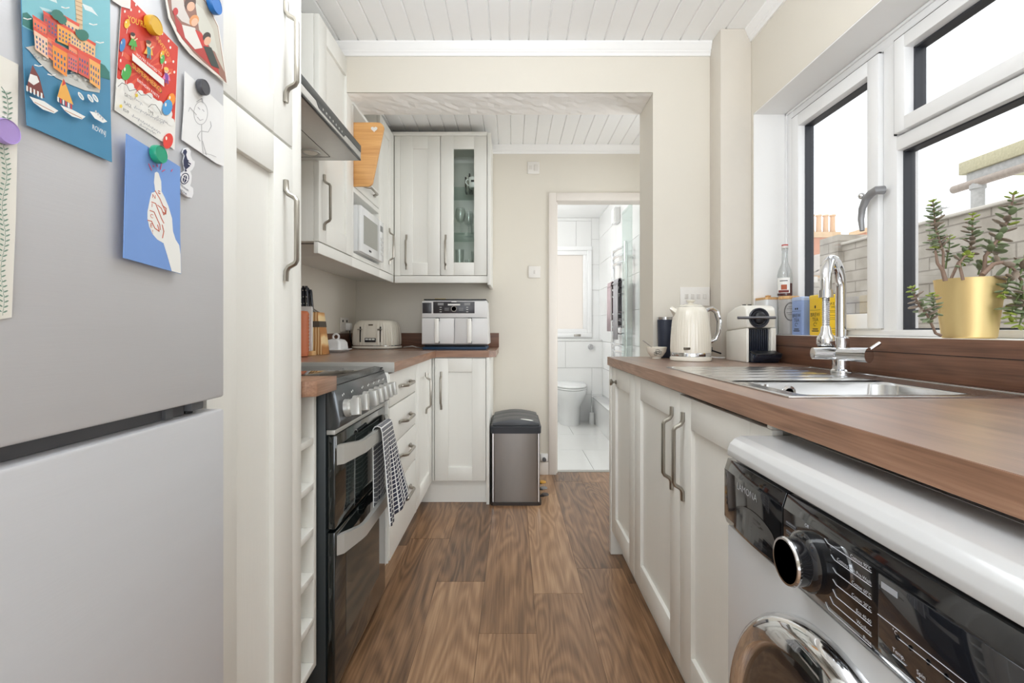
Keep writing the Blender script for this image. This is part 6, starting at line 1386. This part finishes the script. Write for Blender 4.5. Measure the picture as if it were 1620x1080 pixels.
balloon((776, 145), 17, 29, (244, 196, 48)); balloon((748, 275), 17, 42, (64, 132, 196)); balloon((772, 440), 30, 50, (70, 168, 74)); balloon((745, 385), 24, 44, (222, 60, 50)); balloon((990, 335), 13, 28, (240, 190, 60)); balloon((992, 362), 13, 28, (80, 176, 84))
balloon((1045, 610), 24, 42, (246, 150, 48)); balloon((1022, 655), 30, 48, (74, 156, 214)); balloon((1026, 860), 30, 48, (228, 66, 54))
def kid(x_, y_, s, cape, suit, hair, skin=(238, 196, 160)):
    a.flat([(x_ - 4 * s, y_ + 6 * s), (x_ + 10 * s, y_ + 14 * s), (x_ + 16 * s, y_ + 42 * s), (x_ - 18 * s, y_ + 34 * s)], pm(cape))
    a.flat([(x_ - 7 * s, y_ + 8 * s), (x_ + 8 * s, y_ + 14 * s), (x_ + 7 * s, y_ + 40 * s), (x_ - 5 * s, y_ + 34 * s)], pm(suit))
    a.flat([(x_ - 5 * s, y_ + 34 * s), (x_ + 0 * s, y_ + 37 * s), (x_ - 1 * s, y_ + 52 * s), (x_ - 6 * s, y_ + 49 * s)], pm(suit)).flat([(x_ + 2 * s, y_ + 38 * s), (x_ + 7 * s, y_ + 40 * s), (x_ + 9 * s, y_ + 56 * s), (x_ + 4 * s, y_ + 54 * s)], pm(suit))
    a.strip([(x_ + 7 * s, y_ + 16 * s), (x_ + 16 * s, y_ + 10 * s)], 5 * s, pm(skin)).oval((x_, y_), 9 * s, 11 * s, pm(skin), 16).oval((x_ - 1 * s, y_ - 7 * s), 10 * s, 7 * s, pm(hair), 12, 0.4)
    for q in (-3, 3): a.oval((x_ + q * s, y_ + 1 * s + q * 0.5 * s), 1.2 * s, 1.8 * s, pm((40, 34, 34)), 8)
kid(812, 220, 1.6, (70, 168, 74), (84, 170, 70), (58, 42, 36)); kid(908, 268, 1.7, (240, 176, 60), (70, 148, 160), (104, 66, 44)); kid(1016, 430, 1.5, (236, 120, 170), (120, 74, 160), (240, 200, 96))
yw = pm((246, 200, 60))
a.words("YOU'RE", (778, 128), (34, 13), (3, -52), yw, 0.98).words('INVITED', (950, 232), (22, 34), (14, -30), yw, 0.95)
a.words("YOU'RE INVITED TO", (832, 338), (17.2, 14.0), (0, -24), wht, 1.0)
a.flat([(808, 324), (1002, 488), (1002, 530), (808, 368)], pm((240, 238, 232)))
a.words('SUPERHERO', (803, 412), (32.5, 28.6), (0, -44), pm((120, 60, 30)), 1.06).words('SUPERHERO', (806, 410), (32, 28.3), (0, -42), pm((246, 176, 52)), 1.04)
a.words('BIRTHDAY PARTY', (837, 494), (16.8, 13.6), (0, -26), wht, 1.0)
for s, o_ in (('DATE', (760, 584)), ('PLACE', (755, 632)), ('RSVP', (752, 676)), ('TIME', (903, 684))): a.words(s, o_, (17, 10.5), (0, -30), M_ink, 0.95)
pen = pm((172, 172, 176))
def scrawl(x0, y0, x1, y1, amp, n):
    pts = [(x0 + (x1 - x0) * k / n, y0 + (y1 - y0) * k / n + amp * math.sin(k * 2.3) * (0.6 + 0.4 * math.sin(k * 0.9))) for k in range(n + 1)]
    a.strip(pts, 2.6, pen)
scrawl(818, 596, 872, 640, 12, 12); scrawl(818, 652, 1000, 752, 12, 40); scrawl(955, 712, 1022, 752, 12, 14); scrawl(806, 704, 980, 812, 12, 40); scrawl(850, 758, 950, 815, 10, 20)
for c_ in ((834, 582), (738, 648)): a.oval(c_, 10, 13, pm((226, 200, 60)), 5)
a.strip([(720, 528), (745, 505), (775, 520), (790, 555), (830, 545), (860, 580), (900, 578), (925, 600)], 3, M_ink).strip([(905, 655), (925, 636), (950, 640), (975, 676), (985, 700)], 3, M_ink)
a.build('party_invitation', label='red and white birthday party invitation with balloons', cat='invitation', group=GP, smooth=False)
# --- white scrap peeking out at the top between postcard and invitation
a = Art(base=0.0026); a.sheet([(660, -70), (800, -70), (796, 56), (742, 40), (690, 6)], pm((238, 236, 230)))
a.build('paper_note', label='white paper corner at the top edge between postcard and invitation', cat='paper', group=GP, smooth=False)
# --- photograph print
a = Art(base=0.004); a.sheet([(1000, -70), (1190, -70), (1262, 10), (1336, 160), (1362, 330), (1391, 521), (1280, 430), (1160, 330), (1095, 250), (1030, 110)], pm((236, 232, 224)))
a.flat([(1010, -66), (1188, -66), (1258, 12), (1330, 160), (1356, 330), (1384, 508), (1290, 425), (1180, 320), (1110, 235), (1042, 105)], pm((150, 108, 92)))
a.flat([(1190, -40), (1256, 14), (1328, 165), (1352, 330), (1370, 440), (1330, 360), (1250, 170), (1200, 60)], pm((196, 190, 176)))
a.flat([(1040, -60), (1110, -60), (1130, 60), (1180, 160), (1110, 130), (1050, 60)], pm((214, 206, 200))).flat([(1190, 10), (1240, 60), (1300, 180), (1330, 330), (1290, 300), (1215, 180)], pm((206, 204, 192)))
a.flat([(1060, 80), (1110, 150), (1230, 250), (1330, 400), (1340, 460), (1250, 370), (1130, 255), (1080, 190)], pm((182, 58, 50)))
a.oval((1160, 20), 34, 44, pm((86, 60, 48)), 16, 0.5).oval((1165, 40), 24, 30, pm((226, 176, 146)), 16, 0.4).oval((1185, 125), 28, 36, pm((222, 150, 92)), 16, 0.4).oval((1188, 135), 20, 26, pm((232, 184, 152)), 16, 0.4)
a.flat([(1110, 150), (1190, 170), (1250, 290), (1190, 300), (1130, 230)], pm((226, 222, 216))).flat([(1190, 180), (1230, 200), (1280, 300), (1240, 300)], pm((204, 56, 48)))
a.oval((1262, 225), 24, 30, pm((60, 46, 40)), 14, 0.4).oval((1266, 250), 20, 28, pm((224, 176, 146)), 14, 0.4).flat([(1240, 280), (1290, 290), (1340, 420), (1290, 400)], pm((54, 62, 56))).oval((1072, 70), 16, 24, pm((196, 44, 44)), 12)
a.flat([(1120, 262), (1230, 370), (1330, 452), (1372, 494), (1300, 446), (1180, 330)], pm((226, 216, 206)))
a.build('photograph', label='family photo print in red and brown hanging at the top right of the fridge', cat='photo', group=GP, smooth=False)
# --- pencil drawing
a = Art(base=0.003); a.sheet([(1128, 434), (1366, 652), (1368, 1016), (1320, 996), (1110, 852), (1124, 640)], pm((236, 236, 235)))
pc_ = pm((176, 176, 178)); circ = [(1225 + 42 * math.cos(t), 690 + 70 * math.sin(t)) for t in [2 * pi * k / 22 for k in range(23)]]
a.strip(circ, 3, pc_).strip([(1208, 655), (1220, 668)], 4, pc_).strip([(1236, 668), (1246, 680)], 4, pc_).strip([(1205, 715), (1222, 735), (1240, 728)], 3, pc_).strip([(1200, 622), (1232, 600), (1240, 628)], 4, pc_)
a.strip([(1230, 762), (1232, 860), (1240, 940)], 3, pc_).strip([(1236, 860), (1256, 930), (1260, 945)], 3, pc_).strip([(1232, 800), (1270, 806), (1290, 770), (1284, 740)], 3, pc_).strip([(1200, 700), (1160, 655), (1150, 680)], 3, pc_).strip([(1224, 800), (1205, 830), (1222, 860)], 3, pc_).strip([(1250, 935), (1290, 945), (1320, 958)], 2.5, pc_)
a.build('pencil_drawing', label='white sheet with a faint pencil figure on the right of the fridge', cat='drawing', group=GP, smooth=False)
# --- blue thumbs-up card
a = Art(oy=200, base=0.008); blue = pm((122, 160, 222))
a.sheet([(774, 44), (1100, 246), (1100, 660), (1106, 900), (1052, 884), (756, 802)], blue, 0.0012)
a.flat([(945, 282), (957, 276), (968, 284), (984, 335), (986, 396), (1004, 430), (1028, 486), (1050, 560), (1056, 640), (1072, 690), (1094, 724), (1102, 780), (1105, 898), (1048, 882), (1022, 790), (998, 712), (960, 690), (930, 655), (910, 610), (900, 560), (900, 520), (910, 470), (918, 430), (926, 404), (948, 398), (940, 340)], pm((240, 240, 236)))
rl = pm((206, 96, 66))
for P_ in ([(946, 392), (975, 440), (1010, 520), (1000, 540), (985, 500), (962, 480)], [(925, 460), (950, 470), (985, 560), (1000, 590)], [(915, 512), (940, 522), (975, 600), (978, 630)], [(902, 572), (925, 578), (945, 620), (972, 640), (962, 600)], [(990, 600), (1000, 640), (992, 680)], [(990, 480), (1014, 500), (1012, 535), (992, 520)]): a.strip(P_, 5, rl)
for k, (s, o_) in enumerate((('N', (928, 434)), ('I', (924, 490)), ('C', (916, 554)), ('E', (916, 612)), ('!', (928, 652)))): a.words(s, o_, (34, 12), (2, -40), rl, 0.85)
a.strip([(966, 392), (976, 396)], 5, rl).strip([(966, 404), (978, 410)], 5, rl)
pk = pm((224, 92, 130))
for (p0, p1) in (((908, 228), (926, 268)), ((934, 238), (940, 246)), ((958, 232), (962, 246)), ((986, 226), (980, 262)), ((1006, 264), (990, 274)), ((1052, 262), (1046, 274))): a.strip([p0, p1], 5, pk)
a.build('greeting_card', label='blue card with a white thumbs-up hand lettered NICE', cat='card', group=GP, smooth=False)
# --- cream notelet with leaf garland
a = Art(base=0.001); a.sheet([(-70, 300), (0, 336), (112, 394), (108, 800), (98, 1300), (72, 1936), (-70, 1960)], pm((238, 235, 226)))
lg = pm((120, 150, 132))
for k in range(44):
    y_ = 560 + 31 * k; x_ = 42 - 0.022 * (y_ - 560) + 12 * math.sin(k * 0.5)
    a.strip([(x_, y_), (x_ - 2, y_ + 31)], 3, lg).oval((x_ - 20, y_ + 2), 15, 5, lg, 8, 0.5).oval((x_ + 14, y_ + 8), 15, 5, lg, 8, -0.4)
a.strip([(8, 530), (30, 560), (44, 590), (46, 600)], 5, pm((104, 136, 116)))
a.build('garland_note', label='cream notepaper with a green leaf garland at the left edge of the fridge', cat='paper', group=GP, smooth=False)
# --- magnets
GM = 'magnets on the fridge door'
def magnet(px, py, ry_px, col, label, off, th=0.008):
    c_ = PX(px, py, XFR + 0.0006 + off); r_ = ry_px * c_.y / F
    m_ = mat('magnet_%d_%d_%d' % col, col, 0.3, var=0.01)
    MB().lathe([(r_ * 0.97, 0.0), (r_, 0.001), (r_, th - 0.002), (r_ * 0.93, th), (r_ * 0.9, th - 0.0006), (0, th - 0.0006)], c_, m_, 'x', 32).build('fridge_magnet', label=label, cat='magnet', group=GM)
magnet(238, 40, 14.5, (226, 178, 44), 'round yellow magnet at the top of the red invitation', 0.0028)
magnet(335, 7, 14.5, (36, 116, 196), 'round bright blue magnet at the top of the photo print', 0.0055)
magnet(317, 138, 12, (74, 76, 82), 'round dark grey magnet on the pencil drawing', 0.0045)
magnet(246, 244, 14, (40, 160, 124), 'round green magnet on the blue thumbs-up card', 0.0095)
magnet(4, 208, 20, (176, 150, 214), 'round lilac magnet on the cream garland note', 0.0025, 0.006)
# --- crest magnet: cockerel on a ball over a scroll
cm_ = thing('crest_magnet', 'navy and white cockerel crest magnet to the right of the blue card', 'magnet', PX(290, 300, XFR), GM)
a = Art(oy=200, base=0.0005)
outl = [(1118, 134), (1136, 130), (1150, 150), (1148, 175), (1160, 205), (1174, 214), (1172, 240), (1160, 262), (1146, 274), (1156, 300), (1152, 340), (1146, 362), (1164, 376), (1166, 410), (1156, 436), (1130, 430), (1100, 406), (1080, 370), (1070, 330), (1074, 312), (1096, 318), (1092, 300), (1104, 280), (1122, 270), (1118, 246), (1112, 210), (1120, 180), (1108, 160)]
aw = [a.p(*q) for q in outl]; a.prism(aw, (0.0035, 0, 0), pm((238, 238, 240))); a.build('backing', cm_, smooth=False)
a = Art(oy=200, base=0.0041); nv = pm((38, 44, 78))
a.flat([(1120, 144), (1134, 138), (1142, 154), (1136, 172), (1144, 200), (1166, 222), (1164, 238), (1150, 250), (1136, 262), (1142, 274), (1128, 276), (1130, 256), (1120, 240), (1120, 205), (1128, 178), (1116, 160)], nv)
a.oval((1128, 318), 26, 36, nv, 20, 0.3).oval((1128, 318), 21, 30, pm((238, 238, 240)), 20, 0.3).oval((1128, 320), 13, 24, nv, 16, 0.2).strip([(1108, 300), (1128, 318), (1150, 326)], 3, pm((238, 238, 240))).strip([(1120, 344), (1128, 318), (1136, 290)], 3, pm((238, 238, 240)))
a.strip([(1152, 214), (1170, 226)], 5, pm((238, 238, 240))).strip([(1150, 228), (1168, 240)], 4, pm((238, 238, 240)))
a.words('TOTTENHAM', (1082, 346), (11.2, 8.6), (1, -17), nv, 1.0).words('HOTSPUR', (1092, 384), (10.8, 8.2), (1, -17), nv, 1.0)
a.build('crest_print', cm_, label='navy cockerel and ball', smooth=False)
